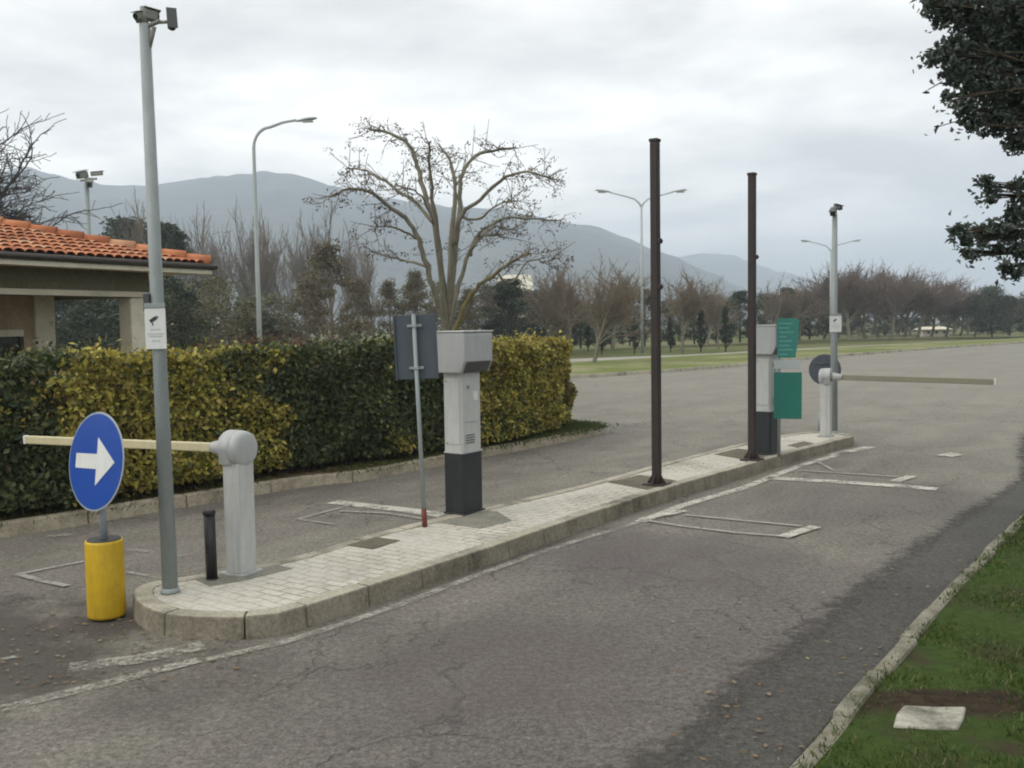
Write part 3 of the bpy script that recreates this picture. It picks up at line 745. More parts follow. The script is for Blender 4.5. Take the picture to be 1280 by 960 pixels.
def camera_pole(label, base, H, r0, r1, hw, plate, cams, lean=(0, 0)):
    t = thing('camera_pole', label, 'camera pole', base, 0, 'surveillance camera poles'); t.rotation_euler = (lean[1], lean[0], 0)
    MB().tube([(0, 0, 0), (0, 0, H * .5), (0, 0, H)], [r0, (r0 + r1) / 2, r1], 20).build('shaft', M['galv'], t)
    MB().tube([(0, 0, 0), (0, 0, .012), (0, 0, .03)], [r0 + .012, r0 + .010, r0 + .002], 20).build('base_collar', M['galv'], t)
    for (b0, b1, br) in hw:
        MB().tube([b0, b1], br, 10).build('bracket', M['camera_grey'], t)
    for c in cams: cctv(t, *c)
    if plate: notice(t, *plate)
    return t
bL = G(213, 740, IZ); HL = htop(190, 30, bL.y, IZ)
camera_pole('near tall galvanised pole with two cameras on top and white camera notice', bL, HL, .048, .032,
    [((0, 0, HL - .005), (0, 0, HL + .10), .024), ((.0, 0, HL - .02), (.10, -.02, HL + .01), .013), ((.02, 0, HL - .14), (.06, -.01, HL - .02), .014), ((-.05, 0, HL + .02), (.02, 0, HL + .03), .014), ((.09, -.01, HL + .005), (.165, -.02, HL + .005), .010)],
    (.125, .245, at(193, 411, bL.y).z - IZ, .040, R_(2)),
    [((.168, -.02, HL + .018), (.12, -.25, -.95), .115, .024, M['camera_black']), ((.028, .02, HL + .055), (.85, .5, -.15), .085, .030, M['camera_grey']), ((-.022, -.01, HL + .045), (-.4, -.8, -.3), .07, .022, M['camera_grey'])],
    lean=(-0.008, 0))
b_ = MB(); b_.box((-.052, -.02, at(184, 378, bL.y).z - IZ), (.04, .05, .11)); pole_L = [o for o in bpy.data.objects if o.name.startswith('camera_pole')][0]
b_.build('cable_box', M['camera_black'], pole_L, .006)
bR = G(1042, 541, IZ); HR = htop(1037, 268, bR.y, IZ)
camera_pole('far galvanised camera pole with small white notice behind the far barrier', bR, HR, .055, .036,
    [((0, 0, HR - .005), (0, 0, HR + .11), .03), ((-.06, 0, HR + .06), (.06, 0, HR + .10), .02)],
    (.17, .23, at(1039, 405, bR.y).z - IZ, .045),
    [((-.03, -.03, HR + .03), (-.5, -.8, -.5), .14, .036, M['camera_black']), ((.05, .02, HR + .10), (.9, .3, -.2), .12, .030, M['camera_black'])])
bB = at(118, 470, 50); HB = at(118, 232, 50).z
camera_pole('tall pale floodlight and camera pole rising behind the tiled roof', (bB.x, bB.y, 0.1), HB, .16, .12,
    [((0, 0, HB - .01), (0, 0, HB + .3), .08), ((-.3, 0, HB + .16), (.55, 0, HB + .25), .05)], None,
    [((-.12, -.2, HB + .42), (-.3, -.9, -.3), .6, .17, M['camera_grey']), ((.55, .0, HB + .50), (.9, -.1, .05), .6, .09, M['camera_grey']), ((.2, -.16, HB + .0), (.4, -.8, -.5), .5, .16, M['camera_grey'])])

# ------------------------------------------------------------------ signs
def disc_pts(r, y, n=48): return [(r * math.cos(2*math.pi*k/n), y, r * math.sin(2*math.pi*k/n)) for k in range(n)]
def disc_mesh(r, y0, y1, n=48):
    mb = MB(); mb.add(disc_pts(r, y0, n) + disc_pts(r, y1, n), [tuple(range(n)), tuple(reversed(range(n, 2*n)))] + [(k, k+n, (k+1) % n + n, (k+1) % n) for k in range(n)]); return mb
yb = G(134, 772, 0)
t = thing('keep_right_sign', 'round blue sign with white arrow on a yellow drum base', 'road sign', yb, -R_(36.5))
dr = .108
db = MB().tube([(0, 0, .015), (0, 0, .03), (0, 0, .47), (0, 0, .485)], [dr, dr + .003, dr + .003, dr], 40).build('yellow_drum', M['yellow'], t)
MB().tube([(0, 0, .483), (0, 0, .492)], [dr - .008, dr - .012], 40).build('drum_lid', M['black'], db)
MB().tube([(0, 0, 0), (0, 0, .02)], [dr - .02, dr - .015], 32).build('foot', M['black'], t)
MB().tube([(0, .0, .48), (0, .0, 1.02)], .022, 16).build('post', M['sign_border'], t)
tl = Matrix.Translation((0, 0, .93)) @ Matrix.Rotation(R_(-8), 4, 'X') @ Matrix.Rotation(R_(-2), 4, 'Y')
def tmesh(mb, Mx): mb.v = [tuple(Mx @ Vector(v)) for v in mb.v]; return mb
zc = at(121, 577, yb.y).z - .93
tl = Matrix.Translation((0, 0, zc)) @ tl
sp_ = tmesh(disc_mesh(.30, -.034, -.028, 64), tl).build('sign_disc', M['sign_border'], t, .002)
tmesh(disc_mesh(.288, -.0365, -.034, 64), tl).build('blue_face', M['blue'], sp_)
ar = [(-.20, .042), (-.20, -.042), (.03, -.042), (-.005, -.135), (.045, -.135), (.215, 0), (.045, .135), (-.005, .135), (.03, .042)]
ar = [(-.21, .045), (-.21, -.045), (.02, -.045), (.02, -.145), (.21, 0), (.02, .145), (.02, .045)]
am = MB(); n = len(ar); am.add([(x, -.0395, z) for x, z in ar] + [(x, -.0365, z) for x, z in ar], [tuple(range(n)), tuple(reversed(range(n, 2*n)))] + [(k, k+n, (k+1) % n + n, (k+1) % n) for k in range(n)])
tmesh(am, tl).build('white_arrow', M['white'], sp_)
MB().box((0, -.012, zc + .90), (.06, .03, .03)).build('clamp', M['galv'], t, .003)

fb = at(1031, 524, 15.2); fb.z = 0
t = thing('keep_right_sign', 'dark back of a round sign behind the far barrier hood', 'road sign', fb, -HEAD + R_(12))
zc2 = at(1031, 462, 15.2).z
MB().tube([(0, 0, .0), (0, 0, zc2 + .1)], .022, 12).build('post', M['galv'], t)
tmesh(disc_mesh(.245, -.034, -.028, 48), Matrix.Translation((0, 0, zc2))).build('sign_disc', M['slate'], t, .002)
MB().tube([(0, 0, 0), (0, 0, .3)], [.1, .1], 24).build('drum', M['galv'], t)
MB().box((0, -.04, zc2 + .1), (.3, .012, .03)).build('rail', M['slate'], t, .002)

sbp = G(531, 658, IZ)
t = thing('information_sign', 'leaning thin post with slate-grey back of a rectangular sign', 'sign', sbp, -R_(14)); t.rotation_euler = (R_(0), -R_(1.9), -R_(8))
Hs = htop(519, 393, sbp.y, IZ)
MB().tube([(0, 0, .14), (0, 0, Hs)], .0175, 14).build('post', M['galv'], t)
MB().tube([(0, 0, 0), (0, 0, .145)], .022, 14).build('rusty_sleeve', M['rust_red'], t)
MB().tube([(0, 0, Hs), (0, 0, Hs + .008)], [.019, .012], 14).build('post_cap', M['galv'], t)
pz = Hs - .26
pl = MB().box((0, .028, pz), (.345, .006, .52)).build('sign_plate', M['slate'], t, .002)
for s_ in (-1, 1): MB().box((s_ * .17, .020, pz), (.012, .02, .52)).build('folded_edge', M['slate'], pl, .002)
for z_ in (.17, -.17):
    MB().box((0, .012, pz + z_), (.12, .014, .022)).build('clamp', M['galv'], t, .003)
    MB().box((0, -.012, pz + z_), (.05, .02, .026)).build('clamp_bolt', M['galv'], t, .003)

gp = G(977, 571, IZ)
t = thing('green_sign_board', 'thin post with a lettered teal sign above a plain teal panel', 'sign', gp, -R_(17))
zt = at(985, 397, gp.y).z - IZ
MB().tube([(-.03, .0, 0), (-.03, 0, zt - .02)], .018, 14).build('post', M['galv'], t)
z0, z1 = at(985, 523, gp.y).z - IZ, at(985, 465, gp.y).z - IZ
MB().box((.07, -.03, (z0 + z1) / 2), (.32, .012, z1 - z0)).build('lower_panel', M['teal'], t, .003)
z2, z3 = at(985, 461, gp.y).z - IZ, at(985, 450, gp.y).z - IZ
MB().box((.06, -.026, (z2 + z3) / 2), (.30, .01, z3 - z2)).build('grey_strip', M['galv_far'], t, .003)
z4, z5 = at(985, 447, gp.y).z - IZ, at(985, 398, gp.y).z - IZ
prof = [(-.05, z4), (.155, z4), (.19, (z4 + z5) / 2), (.20, z5 - .03), (.17, z5), (-.03, z5), (-.06, z5 - .03)]
k_ = MB(); n = len(prof); k_.add([(x, -.036, z) for x, z in prof] + [(x, -.026, z) for x, z in prof], [tuple(range(n)), tuple(reversed(range(n, 2*n)))] + [(i, i+n, (i+1) % n + n, (i+1) % n) for i in range(n)])
up = k_.build('upper_panel', M['teal_top'], t, .002)
ln = MB()
for i in range(8):
    w_ = (.16, .12, .17, .09, .15, .13, .16, .10)[i]
    ln.add(rect(w_, .010, -.0375, -.035 + w_ / 2, z5 - .06 - i * .052), [(0, 1, 2, 3)])
ln.build('lettering', M['pale_green'], up)

bl = G(265, 724, IZ)
t = thing('bollard', 'short black bollard between the camera pole and the near barrier', 'bollard', bl)
hb_ = at(262, 637, bl.y).z - IZ
MB().tube([(0, 0, 0), (-.004, 0, hb_ - .03)], .036, 24).build('shaft', M['black_post'], t)
MB().tube([(-.004, 0, hb_ - .03), (-.004, 0, hb_ - .012), (-.004, 0, hb_)], [.041, .041, .032], 24).build('cap', M['black_post'], t)
MB().tube([(0, 0, 0), (0, 0, .010)], [.042, .040], 24).build('base_ring', M['black_post'], t)

# ------------------------------------------------------------------ street lamps
def lamp_arm(base, dirx, L, rise, z0, r):
    pts = []
    for k in range(11):
        a = k / 10
        pts.append((base[0] + dirx * L * (a if a > .0 else 0), base[1], z0 + rise * math.sin(a * math.pi / 2)))
    return pts
def lamp_head(parent, p, dx, s=1.0):
    d = dx
    sec = [(-.30, .03, .02), (-.22, .07, .045), (0, .13, .07), (.22, .14, .075), (.38, .09, .05), (.44, .03, .02)]
    vs = []; n = 14
    for x, w, h in sec:
        for k in range(n):
            a = 2 * math.pi * k / n; vs.append((p[0] + d * x * s, p[1] + w * s * math.cos(a), p[2] + h * s * math.sin(a) * (1 if math.sin(a) > 0 else .5) + .12 * x * s))
    fs = [(i * n + k, i * n + (k+1) % n, (i+1) * n + (k+1) % n, (i+1) * n + k) for i in range(len(sec) - 1) for k in range(n)]
    fs += [tuple(reversed(range(n))), tuple(range((len(sec) - 1) * n, len(sec) * n))]
    h = MB().add(vs, fs, True).build('lamp_head', M['galv_far'], parent)
    MB().box((p[0] + d * .12 * s, p[1], p[2] - .045 * s), (.36 * s, .17 * s, .05 * s)).build('lens', M['lamp_glass'], h, .015)
def street_lamp(label, px, py, D, ztop, kind, s=1.0, rz=0, z0=0.0, m='galv'):
    b = at(px, py, D); b.z = z0; ztop -= z0
    t = thing('street_lamp', label, 'street lamp', b, rz, 'street lamps')
    if kind == 'single':
        zb = ztop - .45
        pts = [(0, 0, 0), (0, 0, zb * .5), (0, 0, zb - .35)]
        rad = [.085, .065, .05]
        for k in range(1, 9):
            a = k / 8 * math.pi / 2
            pts.append((.5 * (1 - math.cos(a)), 0, zb - .35 + .62 * math.sin(a))); rad.append(.045)
        pts += [(.9, 0, zb + .40), (1.32, 0, zb + .46)]; rad += [.04, .035]
        MB().tube(pts, rad, 12).build('post', M[m], t)
        lamp_head(t, (1.55, 0, zb + .45), 1, .9)
    else:
        MB().tube([(0, 0, 0), (0, 0, ztop * .5), (0, 0, ztop - .9)], [.10, .08, .06], 12).build('post', M[m], t)
        for d in (-1, 1):
            pts = [(0, 0, ztop - 1.1), (d * .12, 0, ztop - .85), (d * .4, 0, ztop - .6), (d * 1.0, 0, ztop - .42), (d * 1.9, 0, ztop - .2)]
            MB().tube(pts, [.05, .05, .045, .04, .035], 10).build('arm', M[m], t)
            lamp_head(t, (d * 2.2, 0, ztop - .14), d, 1.25)
    return t
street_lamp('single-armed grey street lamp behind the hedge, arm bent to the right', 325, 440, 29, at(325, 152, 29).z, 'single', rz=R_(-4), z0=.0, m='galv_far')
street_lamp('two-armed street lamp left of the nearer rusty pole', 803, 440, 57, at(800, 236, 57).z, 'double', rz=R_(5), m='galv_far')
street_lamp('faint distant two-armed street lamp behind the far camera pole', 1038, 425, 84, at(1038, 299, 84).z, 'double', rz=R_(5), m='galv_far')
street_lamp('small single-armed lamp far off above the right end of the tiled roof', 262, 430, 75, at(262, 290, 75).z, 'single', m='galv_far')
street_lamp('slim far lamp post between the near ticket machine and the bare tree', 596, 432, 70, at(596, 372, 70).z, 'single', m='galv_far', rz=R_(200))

# ------------------------------------------------------------------ the tiled office
def eray(px, py, z):
    d = ray(px, py); k = (z - CZ) / d[2]; return Vector((d[0] * k, d[1] * k, z))
EZ = 2.75
C0 = eray(263, 331, EZ); C1 = eray(0, 315, EZ)
ex = (C1 - C0).normalized(); ex.z = 0; ev = Vector((ex.y, -ex.x, 0))
if ev.x > 0: ev = -ev
off = thing('tiled_office', 'cream and ochre single-storey office with orange hipped tile roof', 'building', (C0.x, C0.y, 0.1))
BM = Matrix(((ex.x, ev.x, 0, 0), (ex.y, ev.y, 0, 0), (0, 0, 1, 0), (0, 0, 0, 1)))     # local x along the eave, y into the building
BL, BW, BP = 9.0, 6.6, 0.27; ZE = EZ - 0.1
def bbox(x0, x1, y0, y1, z0, z1): 
    return MB().box(((x0+x1)/2, (y0+y1)/2, (z0+z1)/2), (abs(x1-x0), abs(y1-y0), abs(z1-z0)), M=BM)
def bpart(name, m, dims, parent=off, bevel=.006): return bbox(*dims).build(name, M[m], parent, bevel)
# roof deck and tiles
rm = MB(); hw_ = BW / 2; zr = ZE + BP * hw_
vs = [BM @ Vector(v) for v in ((0, 0, ZE), (BL, 0, ZE), (BL, BW, ZE), (0, BW, ZE), (hw_, hw_, zr), (BL - hw_, hw_, zr), (0, 0, ZE-.05), (BL, 0, ZE-.05), (BL, BW, ZE-.05), (0, BW, ZE-.05))]
rm.add(vs, [(0, 1, 5, 4), (1, 2, 5), (2, 3, 4, 5), (3, 0, 4), (6, 9, 8, 7), (0, 6, 7, 1), (1, 7, 8, 2), (2, 8, 9, 3), (3, 9, 6, 0)])
roof = rm.build('roof', M['gutter'], off)
def tiles_for(o, du, dv, L):
    V, Q = [], []; pit = .145; rl = .27; a = math.atan(BP)
    ncol = int(L / pit)
    for c in range(ncol):
        s = (c + .5) * L / ncol; tmax = min(s, L - s, hw_)
        k = 0
        while k * rl < tmax / math.cos(a):
            t0 = k * rl - .03; t1 = min((k + 1) * rl + .05, tmax / math.cos(a) + .03); j = random.gauss(0, .006)
            b = len(V)
            for q, (t_, rr, lift) in enumerate(((t0, .076, .024), (t1, .062, .003))):
                for w in range(6):
                    an = math.pi * w / 5; x = s + j - math.cos(an) * rr * .97
                    z_ = math.sin(an) * rr * .62 + lift
                    pd = t_ * math.cos(a)
                    p = Vector(o) + Vector(du) * x + Vector(dv) * pd
                    V.append(BM @ Vector((p.x, p.y, ZE + pd * BP + z_)))
            for w in range(5): Q.append((b + w, b + w + 1, b + 7 + w, b + 6 + w))
            k += 1
    return V, Q
V, Q = [], []
for args in (((0, 0, 0), (1, 0, 0), (0, 1, 0), BL), ((BL, 0, 0), (0, 1, 0), (-1, 0, 0), BW), ((BL, BW, 0), (-1, 0, 0), (0, -1, 0), BL), ((0, BW, 0), (0, -1, 0), (1, 0, 0), BW)):
    v_, q_ = tiles_for(*args); b0 = len(V); V += v_; Q += [tuple(i + b0 for i in f) for f in q_]
arr_obj('roof_tiles', [tuple(v) for v in V], Q, M['tile'], roof, True)
def ridge(a, b, n=None):
    a, b = Vector(a), Vector(b); n = int((b - a).length / .36); mb = MB()
    for k in range(n):
        p = a.lerp(b, k / n); q = a.lerp(b, (k + 1.12) / n)
        mb.tube([BM @ (p + Vector((0, 0, .035))), BM @ (q + Vector((0, 0, .015)))], [.115, .095], 10)
    mb.build('ridge_tiles', M['tile'], roof)
for a, b in (((0, 0, ZE), (hw_, hw_, zr)), ((BL, 0, ZE), (BL-hw_, hw_, zr)), ((0, BW, ZE), (hw_, hw_, zr)), ((BL, BW, ZE), (BL-hw_, hw_, zr)), ((hw_, hw_, zr), (BL-hw_, hw_, zr))): ridge(a, b)
for a, b in (((-.05, -.06), (BL+.05, -.06)), ((-.06, -.05), (-.06, BW+.05))):
    MB().tube([BM @ Vector((a[0], a[1], ZE - .035)), BM @ Vector((b[0], b[1], ZE - .035))], .042, 12).build('gutter', M['gutter'], off)
bpart('soffit', 'cream', (.02, BL-.02, .02, BW-.02, ZE-.13, ZE-.053)); bpart('fascia', 'cream', (.0, BL, -.035, .017, ZE-.15, ZE-.085))
bpart("beam", "soffit", (.75, BL-.3, .50, .78, ZE-.50, ZE-.13)); bpart('beam', 'soffit', (.80, 1.08, .78, BW-.5, ZE-.50, ZE-.13))
bpart('moulding', 'cream', (.72, BL-.27, .46, .50, ZE-.50, ZE-.42))
for x in (.95, 4.4, 8.2):
    bpart('column', 'cream', (x-.13, x+.13, .50, .78, 0, ZE-.502), bevel=.02)
bpart('column', 'cream', (.80, 1.08, BW-.8, BW-.5, 0, ZE-.502), bevel=.02)
WX = 1.42
bpart('wall', 'stucco', (WX, BL-.3, 1.9, BW-.4, 0, ZE-.13))
bpart('pilaster', 'cream', (WX-.03, WX+.28, 1.84, 1.9, 0, ZE-.135))
wf = bpart('window', 'cream', (WX+.50, WX+1.46, 1.80, 1.897, 1.60, 1.70), bevel=.01)
bpart('frame', 'gutter', (WX+.48, WX+.54, 1.84, 1.898, .75, 1.597), wf); bpart('frame', 'gutter', (WX+1.40, WX+1.46, 1.84, 1.898, .75, 1.597), wf)
bpart('pane', 'glass', (WX+.545, WX+1.395, 1.87, 1.896, .75, 1.597), wf, 0)
bpart('mullion', 'silver', (WX+.94, WX+.98, 1.845, 1.868, .75, 1.597), wf)
dr_ = bpart('door', 'green_frame', (WX+1.60, WX+2.5, 1.85, 1.897, 0, 1.75))
bpart('pane', 'glass', (WX+1.85, WX+2.1, 1.84, 1.849, .3, 1.65), dr_, 0)
bpart('floor', 'cement', (.3, BL-.1, .3, BW-.2, .0, .06))

# ------------------------------------------------------------------ leaves and branches
def leaf_quads(C_, size, aspect=0.5, jitter=0.35, up=0.0, nrm=None, fold=0.2):
    """one folded diamond per leaf"""
    C_ = np.asarray(C_, float); n = len(C_)
    d = rng.normal(size=(n, 3)); d[:, 2] += up
    d /= np.linalg.norm(d, axis=1)[:, None]
    w = rng.normal(size=(n, 3))
    if nrm is not None:
        w = np.cross(nrm + rng.normal(scale=.55, size=(n, 3)), d)
    w -= d * np.sum(w * d, 1)[:, None]; w /= np.linalg.norm(w, axis=1)[:, None] + 1e-9
    u = np.cross(d, w); s = size * (1 + rng.uniform(-jitter, jitter, n))[:, None]
    V = np.empty((n, 4, 3)); V[:, 0] = C_ - d * s * .5; V[:, 2] = C_ + d * s * .5
    V[:, 1] = C_ + w * s * aspect * .5 + u * s * fold * .3; V[:, 3] = C_ - w * s * aspect * .5 + u * s * fold * .3
    return V.reshape(-1, 3), np.arange(n * 4).reshape(-1, 4)
def leaf_obj(name, C_, size, m, parent=None, **k):
    V, Q = leaf_quads(C_, size, **k); return arr_obj(name, V, Q, m, parent)

class Twigs:
    """many thin tapered tubes, fast"""
    def __init__(s): s.V = []; s.Q = []; s.n = 0
    def add(s, pts, rads, k=3):
        P = np.asarray(pts, float); m = len(P); T = np.gradient(P, axis=0)
        T /= np.linalg.norm(T, axis=1)[:, None] + 1e-9
        ref = np.array([1., 0, 0]) if abs(T[0, 0]) < .7 else np.array([0, 1., 0])
        A = ref - T * (T @ ref)[:, None]; A /= np.linalg.norm(A, axis=1)[:, None] + 1e-9
        B = np.cross(T, A); an = 2 * np.pi * np.arange(k) / k
        R = np.asarray(rads, float)[:, None, None]
        V = P[:, None, :] + R * (A[:, None, :] * np.cos(an)[None, :, None] + B[:, None, :] * np.sin(an)[None, :, None])
        s.V.append(V.reshape(-1, 3))
        i = np.arange(m - 1)[:, None] * k; j = np.arange(k)[None, :]; j2 = (j + 1) % k
        s.Q.append((np.stack([i + j, i + j2, i + k + j2, i + k + j], -1).reshape(-1, 4)) + s.n); s.n += m * k
    def build(s, name, m, parent=None):
        return arr_obj(name, np.concatenate(s.V), np.concatenate(s.Q), m, parent, True)

def walk(p, d, L, n, wob, grav=0.0, rs=random):
    pts = [Vector(p)]; d = Vector(d).normalized()
    for _ in range(n):
        d = (d + Vector((rs.gauss(0, wob), rs.gauss(0, wob), rs.gauss(0, wob) + grav))).normalized()
        pts.append(pts[-1] + d * (L / n))
    return pts, d
def grow(thick, thin, p, d, L, r, depth, P):
    """P: dict of the habit of this kind"""
    n = 5 if depth < 2 else 4
    pts, _ = walk(p, d, L, n, P['wob'], P['grav'][min(depth, len(P['grav']) - 1)])
    r1 = r * P['taper']
    rads = np.linspace(r, max(r1, P['rmin']), n + 1)
    (thick if depth < P['thick'] else thin).add(pts, rads, 7 if depth == 0 else 5 if depth < 2 else 3)
    tips = []
    if depth >= P['depth']: return [pts[-1]]
    nb = P['n'][min(depth, len(P['n']) - 1)]
    for k in range(nb):
        t = P['start'] + (1 - P['start']) * (k + random.random()) / nb if depth else P['start0'] + (1 - P['start0']) * (k + random.random()) / nb
        x = t * n; i = min(n - 1, int(x)); q = pts[i].lerp(pts[i + 1], x - i)
        dd = (pts[i + 1] - pts[i]).normalized()
        ax = dd.orthogonal().normalized(); ax.rotate(Matrix.Rotation(random.uniform(0, 2 * math.pi), 3, dd))
        a = P['ang'][min(depth, len(P['ang']) - 1)] * random.uniform(.7, 1.3)
        nd = dd * math.cos(a) + ax * math.sin(a); nd.z += P['upb']
        tips += grow(thick, thin, q, nd, L * P['len'][min(depth, len(P['len']) - 1)] * random.uniform(.7, 1.25) * (1.15 - .5 * t), rads[i] * P['rr'] * random.uniform(.8, 1.1), depth + 1, P)
    # the leader goes on
    tips += grow(thick, thin, pts[-1], pts[-1] - pts[-2], L * P['lead'], r1, depth + 1, P)
    return tips

# ------------------------------------------------------------------ hedges
hedge_line = [G(-40, 664, .1), G(0, 654, .1), G(105, 640, .1), G(230, 617, .1), G(345, 597, .1), G(450, 583, .1), G(560, 568, .1), G(640, 556, .1), G(700, 540, .1), G(722, 530, .1)]
hl = resample(catmull([Vector((-11, 1.9, 0)), Vector((-7.5, 5.75, 0))] + [Vector((p.x, p.y, 0)) for p in hedge_line[1:]], 6), 0.05)
def hedge_seg(name, label, x0, x1, mats, n_per_m, top=1.41, size=.05, cat='hedge', group='clipped hedges along the left lane', c0=False, c1=False):
    """stretch of the hedge between two picture columns (converted to arc positions on the line)"""
    def col(p): return 640 + F * p.x / p.y
    idx = [i for i, p in enumerate(hl) if x0 <= col(p) < x1 and p.y > 0]
    e0, e1 = (0 if c0 else 7), (0 if c1 else 7)
    idx = list(range(max(0, idx[0] - e0), min(len(hl), idx[-1] + 1 + e1)))
    P = [hl[i] for i in idx]; Nv = normals2(P, False); D = 1.15
    L = len(P) * .05; c = P[len(P) // 2]
    t = thing(name, label, cat, (c.x, c.y, .1), 0, group)
    # dark twiggy interior
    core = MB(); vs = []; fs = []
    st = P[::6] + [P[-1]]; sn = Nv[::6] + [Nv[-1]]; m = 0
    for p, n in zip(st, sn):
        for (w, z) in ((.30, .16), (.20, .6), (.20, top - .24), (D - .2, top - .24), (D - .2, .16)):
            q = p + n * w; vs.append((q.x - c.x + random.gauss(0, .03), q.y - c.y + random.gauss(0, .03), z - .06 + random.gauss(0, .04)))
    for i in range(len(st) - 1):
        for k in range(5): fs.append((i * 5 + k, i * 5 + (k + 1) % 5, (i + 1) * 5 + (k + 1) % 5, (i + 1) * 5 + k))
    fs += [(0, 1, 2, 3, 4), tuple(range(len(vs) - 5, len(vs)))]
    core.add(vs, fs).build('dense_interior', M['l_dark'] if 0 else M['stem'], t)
    tw = Twigs()
    for _ in range(int(L * 26)):
        i = random.randrange(len(P)); q = P[i] + Nv[i] * random.uniform(.10, .9)
        pts, _d = walk((q.x - c.x, q.y - c.y, 0), (random.gauss(0, .25), random.gauss(0, .25), 1), random.uniform(.3, .8), 4, .12); tw.add(pts, np.linspace(.010, .004, 5))
    tw.build('stems', M['stem'], t)
    Pn = np.array([(p.x, p.y) for p in P]); Nn_ = np.array([(n.x, n.y) for n in Nv])
    tot = int(L * n_per_m); share = sum(w for _, w in mats)
    ends = [(0, x0), (len(P) - 1, x1)]
    from mathutils import noise as mn
    seeds = [random.uniform(0, 50) for _ in mats]
    K = tot; i = rng.integers(0, len(P), K); along = i * .05
    face = rng.random(K)
    u = rng.random(K); dep = np.abs(rng.normal(0, .055, K))
    gi = np.array(idx)[i] * .05; lump = np.array([mn.noise(Vector((a * 2.1, b * 3, x0 * .01))) for a, b in zip(gi, np.where(face < .62, u * 1.4, 2 + u))])
    fr = face < .60; tp = (face >= .60) & (face < .88)
    w = np.empty(K); z = np.empty(K); nr = np.zeros((K, 3))
    zt = top + lump * .11 + .03 * np.sin(gi * 3.3) + .02 * np.sin(gi * 7.1)
    z[fr] = .10 + u[fr] * (zt[fr] - .12); w[fr] = dep[fr] - .15 * lump[fr] + .10 * np.clip(.35 - z[fr], 0, 1) + .06 * np.clip(z[fr] - top + .15, 0, 1) * 3
    w[tp] = .02 + u[tp] * (D - .04); z[tp] = zt[tp] - dep[tp]
    bk = ~(fr | tp); z[bk] = .2 + u[bk] * (zt[bk] - .2); w[bk] = D - dep[bk]
    base = Pn[i] + Nn_[i] * w[:, None]
    nr[fr, :2] = -Nn_[i][fr]; nr[tp, 2] = 1; nr[bk, :2] = Nn_[i][bk]
    if c1:      # the free end is rounded off
        cu = np.clip(1 - (L - along) / .55, 0, 1) ** 2 * .34
        w = np.where(fr, w + cu, np.where(bk, w - cu, D / 2 + (w - D / 2) * (1 - cu * 1.4))); z = z - np.where(tp, cu * .35, 0) - np.where(fr | bk, cu * .3 * (z / top) ** 4, 0)
        base = Pn[i] + Nn_[i] * w[:, None]
    # loose shoots above the cut
    sh_ = tp & (rng.random(K) < .10); z = z + np.where(sh_, np.abs(rng.normal(0, .07, K)), 0)
    X = np.stack([base[:, 0] - c.x, base[:, 1] - c.y, z], 1) + rng.normal(0, .016, (K, 3))
    # ragged joins between neighbouring plants
    nz = np.array([mn.noise(Vector((q_[2] * 2.2, (q_[0] + c.x + q_[1] + c.y) * .0 + w_ * 2.0, x_))) for q_, w_, x_ in zip(X, w, np.where(along < L / 2, x0, x1) * .013)]) * .55
    ok = np.ones(K, bool)
    if e0: ok &= along > .35 + nz + rng.normal(0, .06, K)
    if e1: ok &= along < L - .35 + nz + rng.normal(0, .06, K)
    X = X[ok]; nr = nr[ok]
    # end caps
    for (ii, xx) in [e_ for e_, u_ in zip(ends, (c0, c1)) if u_]:
        m_ = int(n_per_m * .45); w_ = .16 + rng.random(m_) * (D - .32); z_ = .12 + rng.random(m_) * (top - .14)
        sgn = (P[ii] - P[ii - 1 if ii else 1]).normalized() * .0
        dvec = (P[0] - P[1]).normalized() if ii == 0 else (P[-1] - P[-2]).normalized()
        o_ = rng.normal(0, .05, m_) - .22 * np.abs(w_ / D - .5) - .12 * (z_ / top) ** 4
        q = np.stack([P[ii].x + Nv[ii].x * w_ + dvec.x * o_ - c.x, P[ii].y + Nv[ii].y * w_ + dvec.y * o_ - c.y, z_], 1)
        X = np.concatenate([X, q]); nr = np.concatenate([nr, np.tile([dvec.x, dvec.y, 0], (m_, 1))])
    # patches of each leaf colour
    sc = np.stack([[mn.noise(Vector((x[0] * 1.3 + s_, x[1] * 1.3, x[2] * 1.5))) for x in X] for s_ in seeds], 1) + np.array([w_ for _, w_ in mats])[None, :] + rng.normal(0, .20, (len(X), len(mats)))
    pick = sc.argmax(1)
    for k, (mn_, _) in enumerate(mats):
        sel = pick == k
        if sel.sum() > 10: leaf_obj('foliage', X[sel], size * (1.0 if k else 1.05), M[mn_], t, jitter=.55, aspect=.55, nrm=nr[sel])
    return t
hedge_seg('hedge', 'dark green hedge stretch at the left edge beside the tiled office', -1500, 98, [('l_dark', .5), ('l_yel', -.38)], 6500, c0=True, size=.058)
hedge_seg('hedge', 'long yellow-variegated hedge stretch behind the keep right sign and near barrier', 98, 338, [('l_yel', .62), ('l_dark', .20), ('l_brownhedge', .10)], 8000, size=.06)
hedge_seg('hedge', 'dark green hedge stretch between the near barrier and the near ticket machine', 338, 598, [('l_dark', .6), ('l_yel', -.22)], 8000, size=.056)
hedge_seg('hedge', 'yellow-variegated hedge end right of the near ticket machine', 598, 724, [('l_yel', .72), ('l_dark', .08), ('l_brownhedge', .12)], 7500, top=1.38, c1=True, size=.062)

